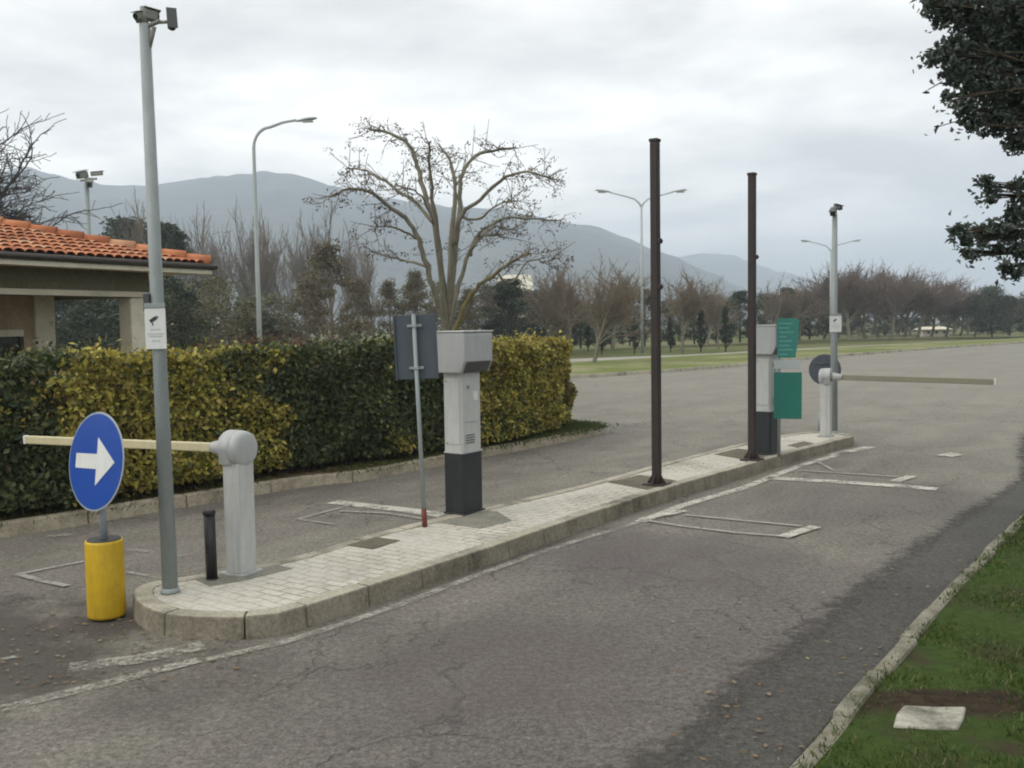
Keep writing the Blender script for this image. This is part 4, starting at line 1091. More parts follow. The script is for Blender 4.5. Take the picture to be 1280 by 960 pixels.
# ------------------------------------------------------------------ the pruned bare tree behind the hedge
DT = 20.5
def zpt(x, y, dy=0): return at(400 + x / 3, 140 + y / 3, DT + dy)
tb = zpt(478, 1115); tb.z = 0.1
t = thing('bare_tree', 'wide-spreading pruned bare tree behind the hedge, tufted twig ends', 'tree', (tb.x, tb.y, .1))
limbs = [  # picture course of each limb (thirds of a pixel from 400,140), thickness, depth drift
    ([(470, 830), (462, 780), (430, 680), (400, 580), (370, 480), (320, 400), (250, 350), (180, 300), (100, 290), (40, 318)], .075, -1.6, 'bark'),
    ([(478, 850), (466, 740), (450, 560), (428, 400), (400, 330), (375, 240), (355, 170), (320, 110), (240, 75), (180, 62)], .085, .8, 'bark'),
    ([(428, 420), (360, 340), (290, 290), (200, 235), (150, 215), (95, 213)], .05, 1.6, 'bark'),
    ([(484, 840), (452, 600), (432, 400), (415, 250), (408, 112)], .07, -.9, 'bark'),
    ([(486, 800), (490, 550), (497, 400), (508, 290), (492, 185), (470, 150)], .075, .3, 'bark'),
    ([(488, 830), (492, 700), (505, 500), (525, 390), (530, 250), (560, 190), (620, 150), (735, 133)], .08, 1.5, 'bark'),
    ([(505, 500), (530, 390), (600, 330), (660, 270), (720, 235), (780, 225), (865, 245)], .055, -1.4, 'bark'),
    ([(492, 830), (505, 720), (540, 580), (590, 480), (640, 460), (690, 470)], .06, -.6, 'bark'),
    ([(560, 540), (600, 450), (700, 400), (800, 400), (905, 408)], .045, 1.8, 'bark'),
    ([(486, 870), (520, 780), (560, 700), (600, 650), (650, 612), (720, 560), (790, 530)], .07, -1.5, 'bark_yellow'),
    ([(484, 820), (498, 650), (503, 555), (512, 470)], .07, .9, 'bark_yellow'),
    ([(428, 420), (392, 330), (340, 290), (280, 270)], .035, -.8, 'bark'),
    ([(400, 580), (330, 560), (270, 545), (200, 528)], .035, .9, 'bark'),
    ([(370, 480), (300, 440), (240, 430), (205, 436)], .03, -.7, 'bark'),
    ([(525, 390), (600, 400), (660, 350), (720, 330)], .035, -1.2, 'bark'),
    ([(660, 600), (720, 640), (780, 560), (850, 560), (905, 545)], .03, .8, 'bark'),
    ([(590, 480), (650, 430), (720, 440), (800, 380)], .03, 1.5, 'bark')]
th = MB(); base = Vector((0, 0, 0)); tw = Twigs(); tipP = []; tuft = []
loc = Vector((tb.x, tb.y, .1))
MB().tube([(0, 0, 0), (0, 0, .12), zpt(478, 960) - loc, zpt(480, 840) - loc], [.22, .17, .145, .12], 14).build('trunk', M['bark'], t)
random.seed(11)
for L_, r, dy, mm in limbs:
    n = len(L_); P = [zpt(x, y, dy * (k / (n - 1)) ** 1.2 * 1.0) - loc for k, (x, y) in enumerate(L_)]
    if L_[0][1] > 790: P[0] = zpt(480, 860) - loc
    S_ = []
    for a in range(n - 1):
        for q in range(4):
            g = lambda i: P[max(0, min(n - 1, i))]
            tt = q / 4; b_, c_, a_, d_ = g(a), g(a + 1), g(a - 1), g(a + 2)
            S_.append(0.5 * ((2 * b_) + (c_ - a_) * tt + (2 * a_ - 5 * b_ + 4 * c_ - d_) * tt * tt + (3 * b_ - a_ - 3 * c_ + d_) * tt ** 3) + Vector((random.gauss(0, .012), random.gauss(0, .012), random.gauss(0, .012))))
    S_.append(P[-1]); rad = [r * .95 * (1 + random.gauss(0, .06)) * (1 - .68 * k / (len(S_) - 1)) for k in range(len(S_))]
    MB().tube(S_, rad, 8).build('limb', M[mm], t)
    m = len(S_)
    for k in range(int(m * .8)):
        f = .30 + .7 * math.sqrt(random.random()); i = min(m - 2, int(f * (m - 1))); q = S_[i].lerp(S_[i+1], random.random())
        d = (S_[i+1] - S_[i]).normalized() * .6 + Vector((random.gauss(0, .55), random.gauss(0, .55), random.gauss(.15, .5)))
        ln_ = random.uniform(.2, .75)
        pts, dd = walk(q, d, ln_, 5, .15, .02); tw.add(pts, np.linspace(.012, .005, 6)); tipP += pts[2:]
        for _ in range(2):
            p2, _d = walk(pts[random.randint(1, 4)], dd + Vector((random.gauss(0, .8), random.gauss(0, .8), random.gauss(0, .6))), random.uniform(.1, .35), 3, .3); tw.add(p2, np.linspace(.007, .003, 4)); tuft.append((p2[-1], .07))
    for k in range(5): tuft.append((S_[-1 - k] + Vector((random.gauss(0, .05), random.gauss(0, .05), random.gauss(0, .05))), .11))
    tuft.append((S_[int(m * .7)], .09))
tw.build('twigs', M['twig'], t)
pts = []
for p, s_ in tuft:
    if random.random() < .35: continue
    for _ in range(random.randint(5, 16)): pts.append((p.x + random.gauss(0, s_), p.y + random.gauss(0, s_), p.z - abs(random.gauss(0, s_ * .9))))
leaf_obj('seed_tufts', pts, .055, M['l_dry'], t, aspect=.5)

# ------------------------------------------------------------------ kinds of background tree
HAB = dict(
    poplar=dict(wob=.07, grav=[.02, .10, .10], taper=.62, rmin=.013, thick=2, depth=4, n=[14, 6, 4, 3], start=.15, start0=.12, ang=[.5, .5, .6], upb=.25, len=[.62, .55, .5], lead=.55, rr=.5),
    round=dict(wob=.12, grav=[0, .03, .02], taper=.6, rmin=.011, thick=2, depth=4, n=[13, 8, 5, 5], start=.2, start0=.34, ang=[.62, .6, .6], upb=.2, len=[.85, .6, .5], lead=.6, rr=.55),
    spread=dict(wob=.16, grav=[0, .0, -.01], taper=.62, rmin=.007, thick=2, depth=5, n=[6, 4, 4, 3, 3], start=.22, start0=.5, ang=[1.0, .8, .75], upb=.02, len=[1.1, .62, .55], lead=.7, rr=.6))
def bare_proto(hab, Ht, r, tm, bm_, name='bare_tree', seed=1, trunk_frac=.5):
    random.seed(seed); t = thing(name, 'x', 'tree'); a, b = Twigs(), Twigs()
    grow(a, b, (0, 0, 0), (random.gauss(0, .02), random.gauss(0, .02), 1), Ht * trunk_frac, r, 0, HAB[hab])
    V = np.concatenate(b.V); top = V[:, 2].max()
    a.build('trunk', M[bm_], t); b.build('crown', M[tm], t)
    t['h'] = float(top); return t
def leafy_proto(Ht, W, leaf, lsize, n, bark='stem', name='evergreen_tree', seed=1, shape='round', bottom=.12, twm=None):
    random.seed(seed); r2 = np.random.default_rng(seed)
    t = thing(name, 'x', 'tree'); a = Twigs()
    pts, _ = walk((0, 0, 0), (0, 0, 1), Ht * .85, 6, .03); a.add(pts, np.linspace(.035 * Ht ** .8 / 1.5, .02, 7), 7)
    cl = []
    for _ in range(60 if shape != 'cone' else 46):
        z = bottom + (1 - bottom) * random.random() ** .9
        if shape == 'round': rr = W / 2 * math.sqrt(max(.03, 1 - ((z - .5) / .52) ** 2))
        elif shape == 'cone': rr = W / 2 * (1 - (z - bottom) / (1.02 - bottom)) ** .75 * min(1, (z - bottom) * 9 + .45)
        else: rr = W / 2 * (1.0 - z ** 2.2 * .75)
        an = random.uniform(0, 2 * math.pi); q = rr * random.uniform(.45, 1.0)
        c = Vector((q * math.cos(an), q * math.sin(an), z * Ht)); cl.append((c, W * random.uniform(.09, .19)))
        z0 = max(.1, z - .22) * Ht * .8; b0 = Vector((0, 0, z0)); mid = b0.lerp(c, .5) + Vector((0, 0, -.03 * Ht))
        a.add([b0, mid, c], [.03, .018, .006], 4)
    per = n // len(cl); P = []
    for c, s in cl:
        q = r2.normal(size=(per, 3)); q /= np.linalg.norm(q, axis=1)[:, None]; q *= (r2.random(per) ** .45)[:, None]
        P.append(np.array(c) + q * np.array([s, s, s * .8]))
    P = np.concatenate(P); P[:, 2] = np.maximum(P[:, 2], .05)
    a.build('trunk', M[bark], t); leaf_obj('crown', P, lsize, M[leaf], t, aspect=.6)
    t['h'] = float(Ht); return t
PR = {}
PR['pA'] = bare_proto('poplar', 11, .15, 'twig', 'twig', seed=3, trunk_frac=.62)
PR['pB'] = bare_proto('poplar', 10, .13, 'twig_brown', 'twig', seed=8, trunk_frac=.6)
PR['rA'] = bare_proto('round', 6.5, .12, 'twig_brown', 'bark', seed=5)
PR['rB'] = bare_proto('round', 6.5, .12, 'twig_brown', 'bark', seed=21)
PR['rr'] = bare_proto('round', 8, .15, 'twig_red', 'bark', seed=13)
PR['rq'] = bare_proto('round', 8, .15, 'twig_red', 'bark', seed=34)
PR['eA'] = leafy_proto(5.5, 4.6, 'l_ever', .16, 9000, seed=2)
PR['eB'] = leafy_proto(6.5, 3.4, 'l_ever', .16, 8000, seed=4, shape='oval')
PR['cy'] = leafy_proto(2.7, 1.0, 'l_ever', .10, 3500, seed=6, shape='cone', bottom=.10, name='cypress')
PR['br'] = leafy_proto(6.2, 3.6, 'l_brown', .12, 7500, seed=7, shape='cone', bottom=.06, name='brown_tree', bark='twig_brown')
PR['ol'] = leafy_proto(4.0, 3.6, 'l_olive', .12, 6000, seed=9, name='olive_tree', bark='twig_brown')
used = set(); cnt = [0]
def hz(px): return 405 - (px - 640) * .015
def plant(kind, px, D, ytop, label, group, cat='tree', wide=1.0, dx=0, z0=-.0):
    src = PR[kind]; b = at(px, 420, D); top = at(px, ytop, D).z
    if kind not in used: o = src; used.add(kind)
    else: o = copy_tree(src)
    h = src['h']; s = (top - z0) / h
    o.location = (b.x, b.y, z0); o.scale = (s * wide, s * wide, s); o.rotation_euler = (0, 0, random.uniform(0, 6.28)) 
    tag(o, label, cat, group); cnt[0] += 1; return o
random.seed(99)
g1 = 'tall bare poplars beyond the tiled office'
for i, (px, D, y, k, lab) in enumerate([
    (212, 66, 232, 'pB', 'bare poplar directly behind the shaft of the near camera pole'),
    (236, 60, 240, 'pA', 'bare poplar rising just above the right end of the tiled roof'),
    (262, 72, 245, 'pB', 'bare poplar behind the small far lamp at the roof end'),
    (290, 64, 256, 'pA', 'bare poplar midway between the tiled roof end and the single-armed lamp'),
    (312, 78, 262, 'pB', 'bare poplar just left of the single-armed street lamp'),
    (340, 62, 246, 'pA', 'bare poplar just right of the single-armed street lamp'),
    (362, 74, 255, 'pB', 'bare poplar under the head of the single-armed lamp'),
    (378, 60, 238, 'pA', 'tallest bare poplar, right of the single-armed street lamp'),
    (400, 70, 262, 'pB', 'bare poplar standing behind the broad brown tree'),
    (432, 66, 268, 'pA', 'bare poplar beyond the broad brown tree, to its right'),
    (470, 74, 282, 'pB', 'thin bare poplar left of the spreading pruned tree'),
    (186, 90, 262, 'pB', 'far bare poplar over the roof, left of the near camera pole')]):
    plant(k, px, D, y, lab, g1, wide=1.1)
g2 = 'brown and olive leafy trees behind the hedge'
GW = 1.45
for px, D, y, k, w, lab in [
    (415, 46, 306, 'br', .95, 'broad brown-leaved tree above the dark hedge, left of the spreading tree'),
    (385, 52, 348, 'br', .9, 'lower brown-leaved tree just left of the broadest brown one'),
    (350, 56, 372, 'ol', 1.2, 'low olive-brown tree right of the single-armed lamp post'),
    (300, 50, 378, 'ol', 1.2, 'low olive-green tree left of the single-armed lamp post'),
    (262, 44, 352, 'ol', 1.0, 'yellowish olive tree just right of the tiled roof end'),
    (228, 40, 366, 'ol', 1.0, 'olive tree beside the camera notice under the roof end'),
    (448, 50, 350, 'br', .8, 'slim brown-leaved tree right of the broadest brown one'),
    (488, 56, 352, 'br', .8, 'narrow brown tree behind the slate sign'),
    (520, 58, 340, 'br', .8, 'brown tree left of the spreading tree trunk'),
    (545, 62, 356, 'ol', 1.1, 'olive tree directly behind the spreading tree trunk'),
    (585, 58, 362, 'br', .9, 'brown tree behind the leaning yellowish limb')]:
    plant(k, px, D, y, lab, g2, wide=w * GW)
g3 = 'dark evergreens along the far edge of the car park'
for px, D, y, k, w, lab in [
    (60, 46, 352, 'eA', 1.0, 'dark evergreen seen at the office wall corner'),
    (96, 50, 360, 'eA', 1.1, 'dark evergreen seen through the left half of the office porch'),
    (140, 44, 366, 'eA', 1.0, 'dark evergreen seen through the porch beside its column'),
    (200, 38, 352, 'eA', .9, 'dark evergreen behind the camera notice'),
    (165, 84, 280, 'eB', 1.2, 'dark evergreen top just above the tiled roof'),
    (212, 60, 285, 'eB', .8, 'narrow evergreen right behind the near pole above the roof'),
    (320, 46, 392, 'eA', .9, 'low dark evergreen at the foot of the single-armed lamp'),
    (612, 64, 360, 'eB', 1.0, 'dark evergreen right of the spreading tree trunk'),
    (638, 60, 352, 'eB', 1.2, 'dark evergreen above the yellow hedge end, left one'),
    (664, 66, 368, 'eA', 1.2, 'dark evergreen above the middle of the yellow hedge end'),
    (694, 62, 366, 'eA', 1.0, 'dark evergreen above the right tip of the yellow hedge end'),
    (726, 70, 378, 'eA', 1.0, 'dark evergreen behind the two pale trunks'),
    (764, 72, 382, 'eA', 1.0, 'dark evergreen left of the two-armed lamp post'),
    (787, 76, 362, 'eB', .7, 'narrow dark evergreen touching the two-armed lamp post'),
    (806, 74, 364, 'eB', .8, 'narrow dark evergreen between two-armed lamp and rusty pole'),
    (838, 78, 378, 'eA', 1.0, 'dark evergreen just right of the nearer rusty pole'),
    (868, 80, 372, 'eB', 1.0, 'dark evergreen under the gap between two hills'),
    (895, 82, 372, 'eA', 1.0, 'dark evergreen below the round far hill, left'),
    (925, 84, 366, 'eB', 1.1, 'dark evergreen touching the farther rusty pole, left'),
    (956, 84, 370, 'eA', 1.0, 'dark evergreen above the far ticket machine'),
    (984, 90, 362, 'eB', 1.0, 'dark evergreen above the lettered teal sign'),
    (1012, 92, 372, 'eA', 1.1, 'dark evergreen left of the far camera pole'),
    (1060, 104, 392, 'eA', 1.0, 'low dark evergreen right of the far camera notice'),
    (1105, 108, 392, 'eA', 1.0, 'low dark evergreen amid the trunks of the reddish row'),
    (1240, 90, 360, 'eA', .9, 'large dark evergreen at the right end of the tree line'),
    (1262, 96, 372, 'eB', 1.0, 'dark evergreen at the right picture edge'),
    (1300, 92, 362, 'eA', 1.0, 'dark evergreen just past the right picture edge')]:
    plant(k, px, D, y, lab, g3, wide=w * 1.35)
g4 = 'small clipped cypresses on the verge'
for px, D, y, lab in [
    (752, 55, 392, 'small cypress right of the taller pale trunk'), (793, 56, 398, 'small cypress at the foot of the two-armed lamp'),
    (838, 58, 396, 'small cypress right behind the nearer rusty pole'), (876, 57, 388, 'dark small cypress midway between the rusty poles'),
    (907, 57, 384, 'small cypress left of the farther rusty pole'), (735, 62, 402, 'small cypress beside the two pale trunks')]:
    plant('cy', px, D, y, lab, g4, 'cypress', wide=.95)
g5 = 'bare trees on the verge'
for px, D, y, k, w, lab in [
    (741, 42, 312, 'rA', 1.0, 'bare brown tree with pale trunk, nearest on the verge'), (713, 53, 318, 'rB', 1.0, 'bare brown tree just right of the hedge end'),
    (684, 56, 330, 'rA', 1.0, 'bare brown tree above the right part of the hedge end'), (766, 66, 322, 'rB', 1.0, 'bare tree left of the two-armed lamp post'),
    (852, 56, 330, 'rB', 1.0, 'bare brown tree right of the nearer rusty pole'), (884, 70, 344, 'rA', 1.0, 'bare brown tree below the round far hill'),
    (898, 62, 352, 'rB', .9, 'slim bare tree beside the small cypress pair'), (962, 80, 338, 'rA', 1.0, 'bare tree between farther rusty pole and teal sign'),
    (645, 62, 338, 'rB', 1.0, 'bare tree behind the right limbs of the spreading tree'), (1000, 84, 350, 'rB', 1.0, 'bare tree just left of the far camera pole')]:
    plant(k, px, D, y, lab, g5, wide=w * 1.25)
g6 = 'reddish bare trees in the row along the far road'
row = [(1030, 92, 334), (1048, 96, 328), (1064, 88, 322), (1082, 92, 322), (1098, 96, 327), (1114, 90, 330), (1130, 96, 334), (1147, 92, 334), (1164, 98, 342), (1182, 94, 350), (1200, 98, 352), (1218, 94, 356), (1236, 100, 362), (1262, 96, 366), (1290, 100, 366)]
wl = ['first', 'second', 'third', 'fourth', 'fifth', 'sixth', 'seventh', 'eighth', 'ninth', 'tenth', 'eleventh', 'twelfth', 'thirteenth', 'fourteenth', 'fifteenth']
for i, (px, D, y) in enumerate(row):
    plant('rr' if i % 2 else 'rq', px, D, y, '%s reddish bare tree counting from the far camera pole' % wl[i], g6, wide=1.5)
for i, (px, D, y, k, lab) in enumerate([
    (1022, 112, 340, 'pB', 'bare tree rising behind the left edge of the far camera notice'), (1056, 116, 330, 'rr', 'bare tree of the back row between first and third reddish trees'),
    (1074, 112, 322, 'rq', 'bare tree of the back row, highest of the right-hand wood'), (1090, 118, 322, 'rr', 'bare tree of the back row behind the fourth reddish tree'),
    (1106, 112, 328, 'rq', 'bare tree of the back row behind the fifth reddish tree'), (1122, 116, 332, 'rr', 'bare tree of the back row behind the sixth reddish tree'),
    (1139, 112, 334, 'rq', 'bare tree of the back row behind the seventh reddish tree'), (1156, 118, 340, 'rr', 'bare tree of the back row behind the small pale building'),
    (1174, 112, 346, 'rq', 'bare tree of the back row right of the small pale building'), (1192, 116, 346, 'rr', 'bare tree of the back row behind the tenth reddish tree'),
    (1210, 112, 352, 'rq', 'bare tree of the back row left of the large right evergreen'), (1275, 116, 360, 'rr', 'bare tree of the back row at the right picture edge')]):
    plant(k, px, D, y, lab, g6, wide=1.6)
for i, (px, lab) in enumerate([(1034, 'under the first reddish tree'), (1080, 'behind the third reddish trunk'), (1128, 'behind the sixth reddish trunk'), (1150, 'left of the small pale building'), (1186, 'right of the small pale building'), (1214, 'behind the eleventh reddish trunk'), (1228, 'left of the large right evergreen')]):
    plant('eA', px, 122, 398, 'low dark evergreen ' + lab, g3, wide=1.9)
    
# red shoots showing over the hedge
def bush(label, px, py, D, W, H, leaf, n, cat='shrub', size=.06):
    b = at(px, py, D); t = thing('shrub', label, cat, (b.x, b.y, .1))
    a = Twigs(); P = []
    for _ in range(26):
        an = random.uniform(0, 6.28); rr = W / 2 * math.sqrt(random.random()); tip = Vector((rr * math.cos(an), rr * .6 * math.sin(an), H * random.uniform(.7, 1.0)))
        a.add([(tip.x * .2, tip.y * .2, 0), (tip.x * .7, tip.y * .7, tip.z * .5), tip], [.012, .008, .003], 3)
        q = rng.normal(size=(n // 26, 3)) * np.array([.13, .13, .16]); P.append(np.array(tip) * np.array([1, 1, .93]) + q)
    P = np.concatenate(P); P[:, 2] = np.maximum(P[:, 2], .03)
    a.build('stems', M['stem'], t); leaf_obj('foliage', P, size, M[leaf], t, aspect=.5); return t
bush('reddish shrub showing over the hedge beneath the single-armed lamp', 335, 440, 19, 1.5, at(335, 430, 19).z - .1, 'l_red', 3000)
bush('reddish shrub showing over the hedge below the broad brown tree', 378, 440, 20, 1.5, at(378, 430, 20).z - .1, 'l_red', 3000)
bush('green shrub showing over the hedge right of the slate sign back', 470, 440, 19.5, 1.4, at(470, 434, 19.5).z - .1, 'l_dark', 2500)

# large bare tree whose crown enters the picture at the left
HAB['spread']['n'] = [6, 5, 4, 4, 3]
random.seed(77)
tt = thing('bare_tree', 'large many-twigged bare tree entering the picture over the tiled office', 'tree')
a, b = Twigs(), Twigs()
TD = 27.0; bb = at(-95, 400, TD)
a.add([(0, 0, 0), (.05, 0, 1.5), (0, .05, 3.0), (.1, 0, 4.2)], [.26, .2, .17, .14], 9)
for (ex_, ez_, ey_) in ((3.6, 3.1, -.6), (4.4, 1.6, .5), (2.6, 3.9, .3), (1.2, 4.4, -.8), (-.4, 4.6, .6), (-3.0, 3.6, -.5), (-4.2, 2.0, .4), (1.0, 3.0, 2.6), (1.2, 2.8, -2.8), (-1.2, 3.2, -2.4), (4.0, .7, -1.4), (3.9, 2.3, 1.4), (4.6, 2.6, 0), (3.2, 3.8, .9), (2.0, 4.6, -1), (4.4, .9, .8), (2.8, 2.2, -1.8)):
    d = Vector((ex_, ey_, ez_)); grow(a, b, (0, 0, random.uniform(2.4, 4.0)), d, d.length * .47, .08, 1, dict(HAB['spread'], wob=.13, rmin=.010, n=[9, 10, 8, 6, 3], len=[.6, .62, .6, .5], thick=3))
a.build('trunk', M['twig_dark'], tt); b.build('crown', M['twig_dark'], tt); tt.location = (bb.x, bb.y, .1)

# ------------------------------------------------------------------ holm oak overhanging at the right
random.seed(5)
ot = thing('holm_oak', 'dark-leaved evergreen oak overhanging the right edge of the picture', 'tree', (6.9, 7.6, .05))
OL = Vector((6.9, 7.6, .05)); a = Twigs(); P = []
a.add([(0, 0, 0), (.05, .0, .8), (-.05, .05, 1.8), (0, 0, 2.8), (.1, .1, 4.2)], [.30, .22, .19, .16, .10], 12)
cl = []
# clumps seen in the picture: (px, py, depth, radius in px)
vis = [(1262, 20, 7.2, 45), (1215, 12, 7.0, 32), (1180, 14, 6.9, 22), (1168, 72, 6.8, 13), (1192, 62, 6.9, 20), (1225, 60, 7.1, 36), (1268, 75, 7.3, 44), (1196, 92, 6.9, 20), (1232, 105, 7.0, 34), (1268, 130, 7.2, 38),
       (1185, 120, 6.8, 8), (1206, 135, 6.9, 14), (1215, 152, 6.9, 14), (1242, 152, 7.0, 22), (1270, 178, 7.2, 16), (1185, 5, 6.9, 18), (1165, 4, 6.8, 10),
       (1232, 226, 6.5, 9), (1240, 244, 6.5, 10), (1270, 232, 6.6, 12), (1196, 288, 6.3, 9), (1210, 300, 6.3, 9), (1213, 318, 6.3, 10), (1228, 290, 6.4, 12), (1246, 285, 6.4, 13), (1262, 292, 6.5, 16), (1246, 312, 6.4, 9), (1270, 268, 6.5, 14), (1275, 312, 6.4, 12), (1270, 340, 6.4, 10), (1255, 335, 6.4, 6), (1300, 250, 6.6, 30), (1310, 310, 6.6, 30), (1320, 100, 7.2, 60), (1310, 20, 7.2, 60)]
hub = [Vector((-.3, .1, 3.1)), Vector((-.2, -.2, 2.6)), Vector((-.1, 0, 3.7))]
for px, py, D, r in vis:
    c = at(px, py, D) - OL; rr = r / F * D
    if py > 200: h = Vector((-.05, 0, 2.0))
    else: h = random.choice(hub)
    mid = h.lerp(c, .6) + Vector((random.gauss(0, .12), random.gauss(0, .12), random.gauss(.16, .12)))
    pl_ = [Vector((0, 0, h.z - .3)), h, h.lerp(mid, .5) + Vector((random.gauss(0, .08), random.gauss(0, .08), random.gauss(.05, .08))), mid, mid.lerp(c, .5) + Vector((0, 0, random.gauss(.03, .03))), c]
    a.add(pl_, [.045, .03, .02, .012, .008, .004], 4)
    k = max(40, int(rr * rr * 21000)); q = rng.normal(size=(k, 3)); q /= np.linalg.norm(q, axis=1)[:, None]; q *= (rng.random(k) ** .5)[:, None] * rr
    q[:, 0] *= 1.1; P.append(np.array(c) + q)
    for _ in range(max(4, int(rr * 30))):
        e_ = c + Vector((random.gauss(0, rr * .75), random.gauss(0, rr * .75), random.gauss(0, rr * .75))); a.add([mid.lerp(c, .7), e_.lerp(c, .4), e_], [.007, .0055, .0035], 3)
        for _ in range(6): P.append(np.array([e_ + Vector((random.gauss(0, .035), random.gauss(0, .035), random.gauss(0, .035)))]))
for _ in range(115):    # the rest of the crown, outside the picture
    an = random.uniform(0, 6.28); el = random.uniform(-.15, 1.4); R0 = random.uniform(1.6, 3.2)
    c = Vector((R0 * math.cos(an) * math.cos(el) * 1.15, R0 * math.sin(an) * math.cos(el) * 1.25, 4.0 + R0 * math.sin(el)))
    wx, wy, wz = c + OL; 
    if wy > .6 and wx / wy < .585: continue
    rr = random.uniform(.35, .6); a.add([(0, 0, 2.8), c * .5 + Vector((0, 0, 1.4)), c], [.06, .035, .01], 4)
    k = 520; q = rng.normal(size=(k, 3)); q /= np.linalg.norm(q, axis=1)[:, None]; q *= (rng.random(k) ** .5)[:, None] * rr; P.append(np.array(c) + q)
a.build('trunk', M['stem'], ot); leaf_obj('crown', np.concatenate(P), .050, M['l_oak'], ot, aspect=.5, fold=.6)

# ------------------------------------------------------------------ grass and litter near the camera
def inside_bank(x, y):
    best = 1e9; s = 0
    for p, n in zip(RB, RBN):
        d = (x - p.x) ** 2 + (y - p.y) ** 2
        if d < best: best = d; s = -((x - p.x) * n.x + (y - p.y) * n.y)
    return s
RB = [p for p in resample(rpath, .3) if -1 < p.y < 16]; RBN = normals2(RB, False)
gx = []
rnd = np.random.default_rng(3)
RBa = np.array([(p.x, p.y) for p in RB]); RNa = np.array([(n.x, n.y) for n in RBN])
from mathutils import noise as mn
cand = np.stack([rnd.uniform(.5, 9, 260000), rnd.uniform(2.2, 12.5, 260000)], 1)
cand = cand[(cand[:, 0] / cand[:, 1] < .60)]
dd = ((cand[:, None, 0] - RBa[None, :, 0]) ** 2 + (cand[:, None, 1] - RBa[None, :, 1]) ** 2); ii = dd.argmin(1)
w = -((cand - RBa[ii]) * RNa[ii]).sum(1)
kk_ = w > .085 - np.abs(rnd.normal(0, .03, len(w))); cand = cand[kk_]; w = w[kk_]
dens = np.array([mn.noise(Vector((x * 1.7, y * 1.7, 0))) + .5 * mn.noise(Vector((x * 5, y * 5, 3))) for x, y in cand])
sp = G(1180, 876, .06); sdv = np.hypot((cand[:, 0] - sp.x) / 1.15, (cand[:, 1] - sp.y) / .62)
keep = (dens > -.22 + rnd.normal(0, .15, len(cand))) & (sdv > .27 + rnd.normal(0, .12, len(cand))) & (rnd.random(len(cand)) < np.clip(7.5 / cand[:, 1] ** 1.0, .25, 1))
cand = cand[keep]; w = w[keep]; dens = dens[keep]
n = len(cand); hgt = (.014 + .018 * rnd.random(n) + .014 * np.clip(dens, 0, 1)); yaw = rnd.uniform(0, 6.28, n); ln_ = rnd.normal(0, .5, (n, 2))
z = .028 + .05 * (1 - np.exp(-w / 1.5)) - .008 + np.where(w < .1, .016, 0)
wd = .0022 + .0012 * rnd.random(n) + .0004 * cand[:, 1]
V = np.zeros((n, 4, 3)); dx = np.cos(yaw) * wd; dy = np.sin(yaw) * wd
V[:, 0] = np.stack([cand[:, 0] - dx, cand[:, 1] - dy, z], 1); V[:, 1] = np.stack([cand[:, 0] + dx, cand[:, 1] + dy, z], 1)
V[:, 2] = np.stack([cand[:, 0] + ln_[:, 0] * hgt + dx * .3, cand[:, 1] + ln_[:, 1] * hgt + dy * .3, z + hgt], 1)
V[:, 3] = np.stack([cand[:, 0] + ln_[:, 0] * hgt - dx * .3, cand[:, 1] + ln_[:, 1] * hgt - dy * .3, z + hgt], 1)
g_ = arr_obj('grass', V.reshape(-1, 3), np.arange(n * 4).reshape(-1, 4), M['blade'])
tag(g_, 'short green grass on the bank at the lower right', 'grass', kind='stuff')
# tufts of grass at the hedge foot
hp = []; 
for p, nn_ in zip(hpath, HN):
    if p.y < 6: continue
    for _ in range(150 if p.y < 12 else 420):
        wv_ = random.uniform(.14, .5); q = p + nn_ * wv_
        if mn.noise(Vector((q.x * 1.1, q.y * 1.1, 4))) + random.gauss(0, .1) > (-.05 if p.y < 12.5 else -.6): hp.append((q.x + random.gauss(0, .15), q.y + random.gauss(0, .15), .115))
V, Q = leaf_quads(hp, .06, aspect=.2, up=1.2); tag(arr_obj('grass', V, Q, M['blade']), 'thin grass growing between the hedge foot and the kerb', 'grass', kind='stuff')
lp = []
for p, nn_ in zip(hpath, HN):
    if p.y < 5 or p.y > 15.2: continue
    for _ in range(34):
        q = p + nn_ * abs(random.gauss(.15, .22)) ; lp.append((q.x, q.y, .125 if (q - p).length > .02 else .125))
    for _ in range(3):
        q = p - nn_ * abs(random.gauss(0, .12)); lp.append((q.x, q.y, .012))
for _ in range(260):
    q = G(random.uniform(0, 330), random.uniform(770, 860)); lp.append((q.x, q.y, .012))
for _ in range(160):
    q = G(random.uniform(840, 1240), random.uniform(700, 960)); lp.append((q.x, q.y, .014))
lp = np.array(lp); V, Q = leaf_quads(lp, .035, aspect=.6); 
V = V.reshape(-1, 4, 3); V[:, :, 2] = lp[:, None, 2] + (V[:, :, 2] - lp[:, None, 2]) * .25
tag(arr_obj('fallen_leaves', V.reshape(-1, 3), Q, M['litter']), 'small dry leaves scattered on kerb, soil and asphalt', 'fallen leaves', kind='stuff')

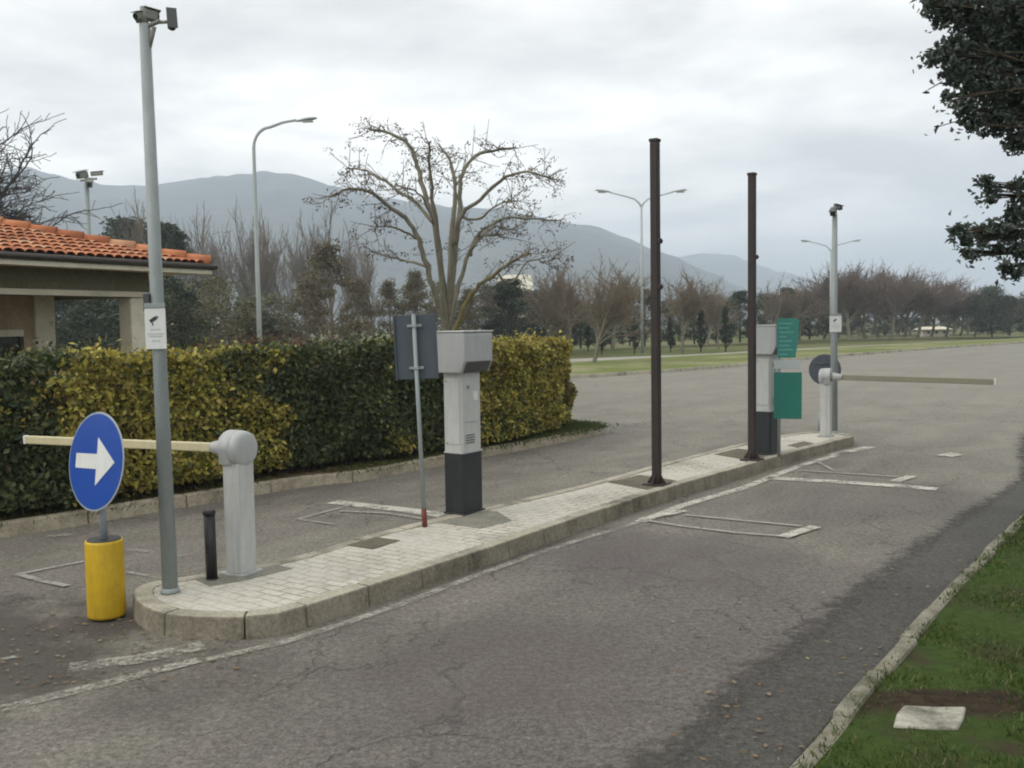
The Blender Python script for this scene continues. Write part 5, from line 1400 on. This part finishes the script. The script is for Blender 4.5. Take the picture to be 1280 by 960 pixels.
# ------------------------------------------------------------------ far houses and hills
def house(label, px, py_base, D, Wd, Hh, roofm, rz=0, z0=-.1):
    b = at(px, py_base, D); t = thing('house', label, 'house', (b.x, b.y, z0), rz)
    MB().box((0, 0, Hh / 2), (Wd, Wd * .6, Hh)).build('wall', M['house_wall'], t)
    r = MB(); a_, c_ = Wd / 2 + .3, Wd * .3 + .3
    r.add([(-a_, -c_, Hh), (a_, -c_, Hh), (a_, c_, Hh), (-a_, c_, Hh), (-a_ + .6, 0, Hh * 1.4), (a_ - .6, 0, Hh * 1.4)], [(0, 1, 5, 4), (2, 3, 4, 5), (1, 2, 5), (3, 0, 4), (3, 2, 1, 0)])
    r.build('roof', M[roofm], t)
    for k in range(3): MB().box((-Wd * .3 + k * Wd * .3, -Wd * .3 - .02, Hh * .55), (Wd * .09, .06, Hh * .3)).build('window', M['glass'], t)
    return t
house('small pale house beyond the lawn under the roof end', 250, 425, 78, 4.6, 1.9, 'cream')
house('low pale building far off among the reddish trees', 1166, 424, 105, 2.9, .75, 'cream')
house('pale house on the slope seen through the right limbs of the spreading tree', 645, 410, 420, 15, 17, 'cream', z0=0)
house('pale low house between evergreens right of the hedge end', 668, 425, 120, 11, 4.0, 'cream')

prof = [(-1500, 300), (-900, 250), (-400, 262), (-150, 245), (0, 224), (40, 217), (100, 235), (180, 240), (260, 229), (300, 224), (335, 222), (370, 224.5), (400, 230), (480, 246), (560, 258), (640, 266), (690, 276), (740, 284), (800, 304), (845, 321), (900, 345), (960, 372), (1100, 392), (1500, 398), (2800, 400)]
prof2 = [(-1500, 350), (0, 330), (400, 330), (700, 330), (800, 326), (845, 319), (885, 314), (920, 320), (970, 337), (1040, 350), (1120, 362), (1200, 378), (1300, 388), (1600, 360), (2800, 330)]
def hills(name, prof, D, depth, seed):
    A = []; xs = [p[0] for p in prof]; ys = [p[1] for p in prof]
    cols = np.concatenate([np.arange(-1500, -60, 30), np.arange(-60, 1340, 4), np.arange(1340, 2801, 30)]); nr = 34
    vs = []; fs = []
    for c in cols:
        py = float(np.interp(c, xs, ys)); az = math.atan((c - 640) / F)
        H = max(4, (hz(min(max(c, -200), 1500)) - py) / F * D / 1.0)
        for k in range(nr):
            f = k / (nr - 1); r_ = (D - depth) + f * depth * 1.8; t_ = (r_ - (D - depth)) / depth
            e_ = math.sin(min(t_, 1) * math.pi / 2) ** 1.3 if t_ <= 1 else math.cos((t_ - 1) / .8 * math.pi / 2)
            x, y = r_ * (c - 640) / F, r_
            n_ = mn.fractal(Vector((x / 420, y / 420, seed)), .9, 2.1, 6)
            z = H * e_ * (1 + .16 * n_ * (1 - .75 * max(0, 1 - abs(t_ - 1) * 3))) + 5 * mn.noise(Vector((x / 30, y / 30, seed)))
            vs.append((x, y, z - 2 if f > 0 else -12))
    n_ = len(cols)
    for i in range(n_ - 1):
        for k in range(nr - 1): fs.append((i * nr + k, i * nr + k + 1, (i + 1) * nr + k + 1, (i + 1) * nr + k))
    o = MB().add(vs, fs, True).build(name, M['hill'])
    return tag(o, kind='structure')
tm = NT('wooded_hillside'); Pw = tm.co('World')
hn = tm.noise(.012, 6, .65, Pw); hb2 = tm.noise(.06, 5, .7, Pw)
hc = tm.ramp(tm.math('ADD', tm.math('MULTIPLY', hn, .6), tm.math('MULTIPLY', hb2, .4)), [(.36, (.030, .045, .050)), (.52, (.055, .068, .068)), (.64, (.11, .112, .10))])
M['hill'] = tm.done(tm.pbr(hc, .95, 0, tm.bump(hb2, 1.0, 8), .1))
hills('hills', prof, 1500, 850, 1.3); hills('hills', prof2, 2350, 800, 7.7)

# ------------------------------------------------------------------ the air
hzb = MB().box((0, 0, 134), (S * 2 + 4, S * 2 + 4, 272)).build('haze', bpy.data.materials.new('air'))
am_ = hzb.data.materials[0]; am_.use_nodes = True; am_.node_tree.nodes.clear()
pv = am_.node_tree.nodes.new('ShaderNodeVolumePrincipled'); pv.inputs['Color'].default_value = (.78, .875, 1.0, 1); pv.inputs['Density'].default_value = 0.00080
pv.inputs['Anisotropy'].default_value = 0.2
oo = am_.node_tree.nodes.new('ShaderNodeOutputMaterial'); am_.node_tree.links.new(pv.outputs[0], oo.inputs['Volume'])
tag(hzb, kind='stuff')
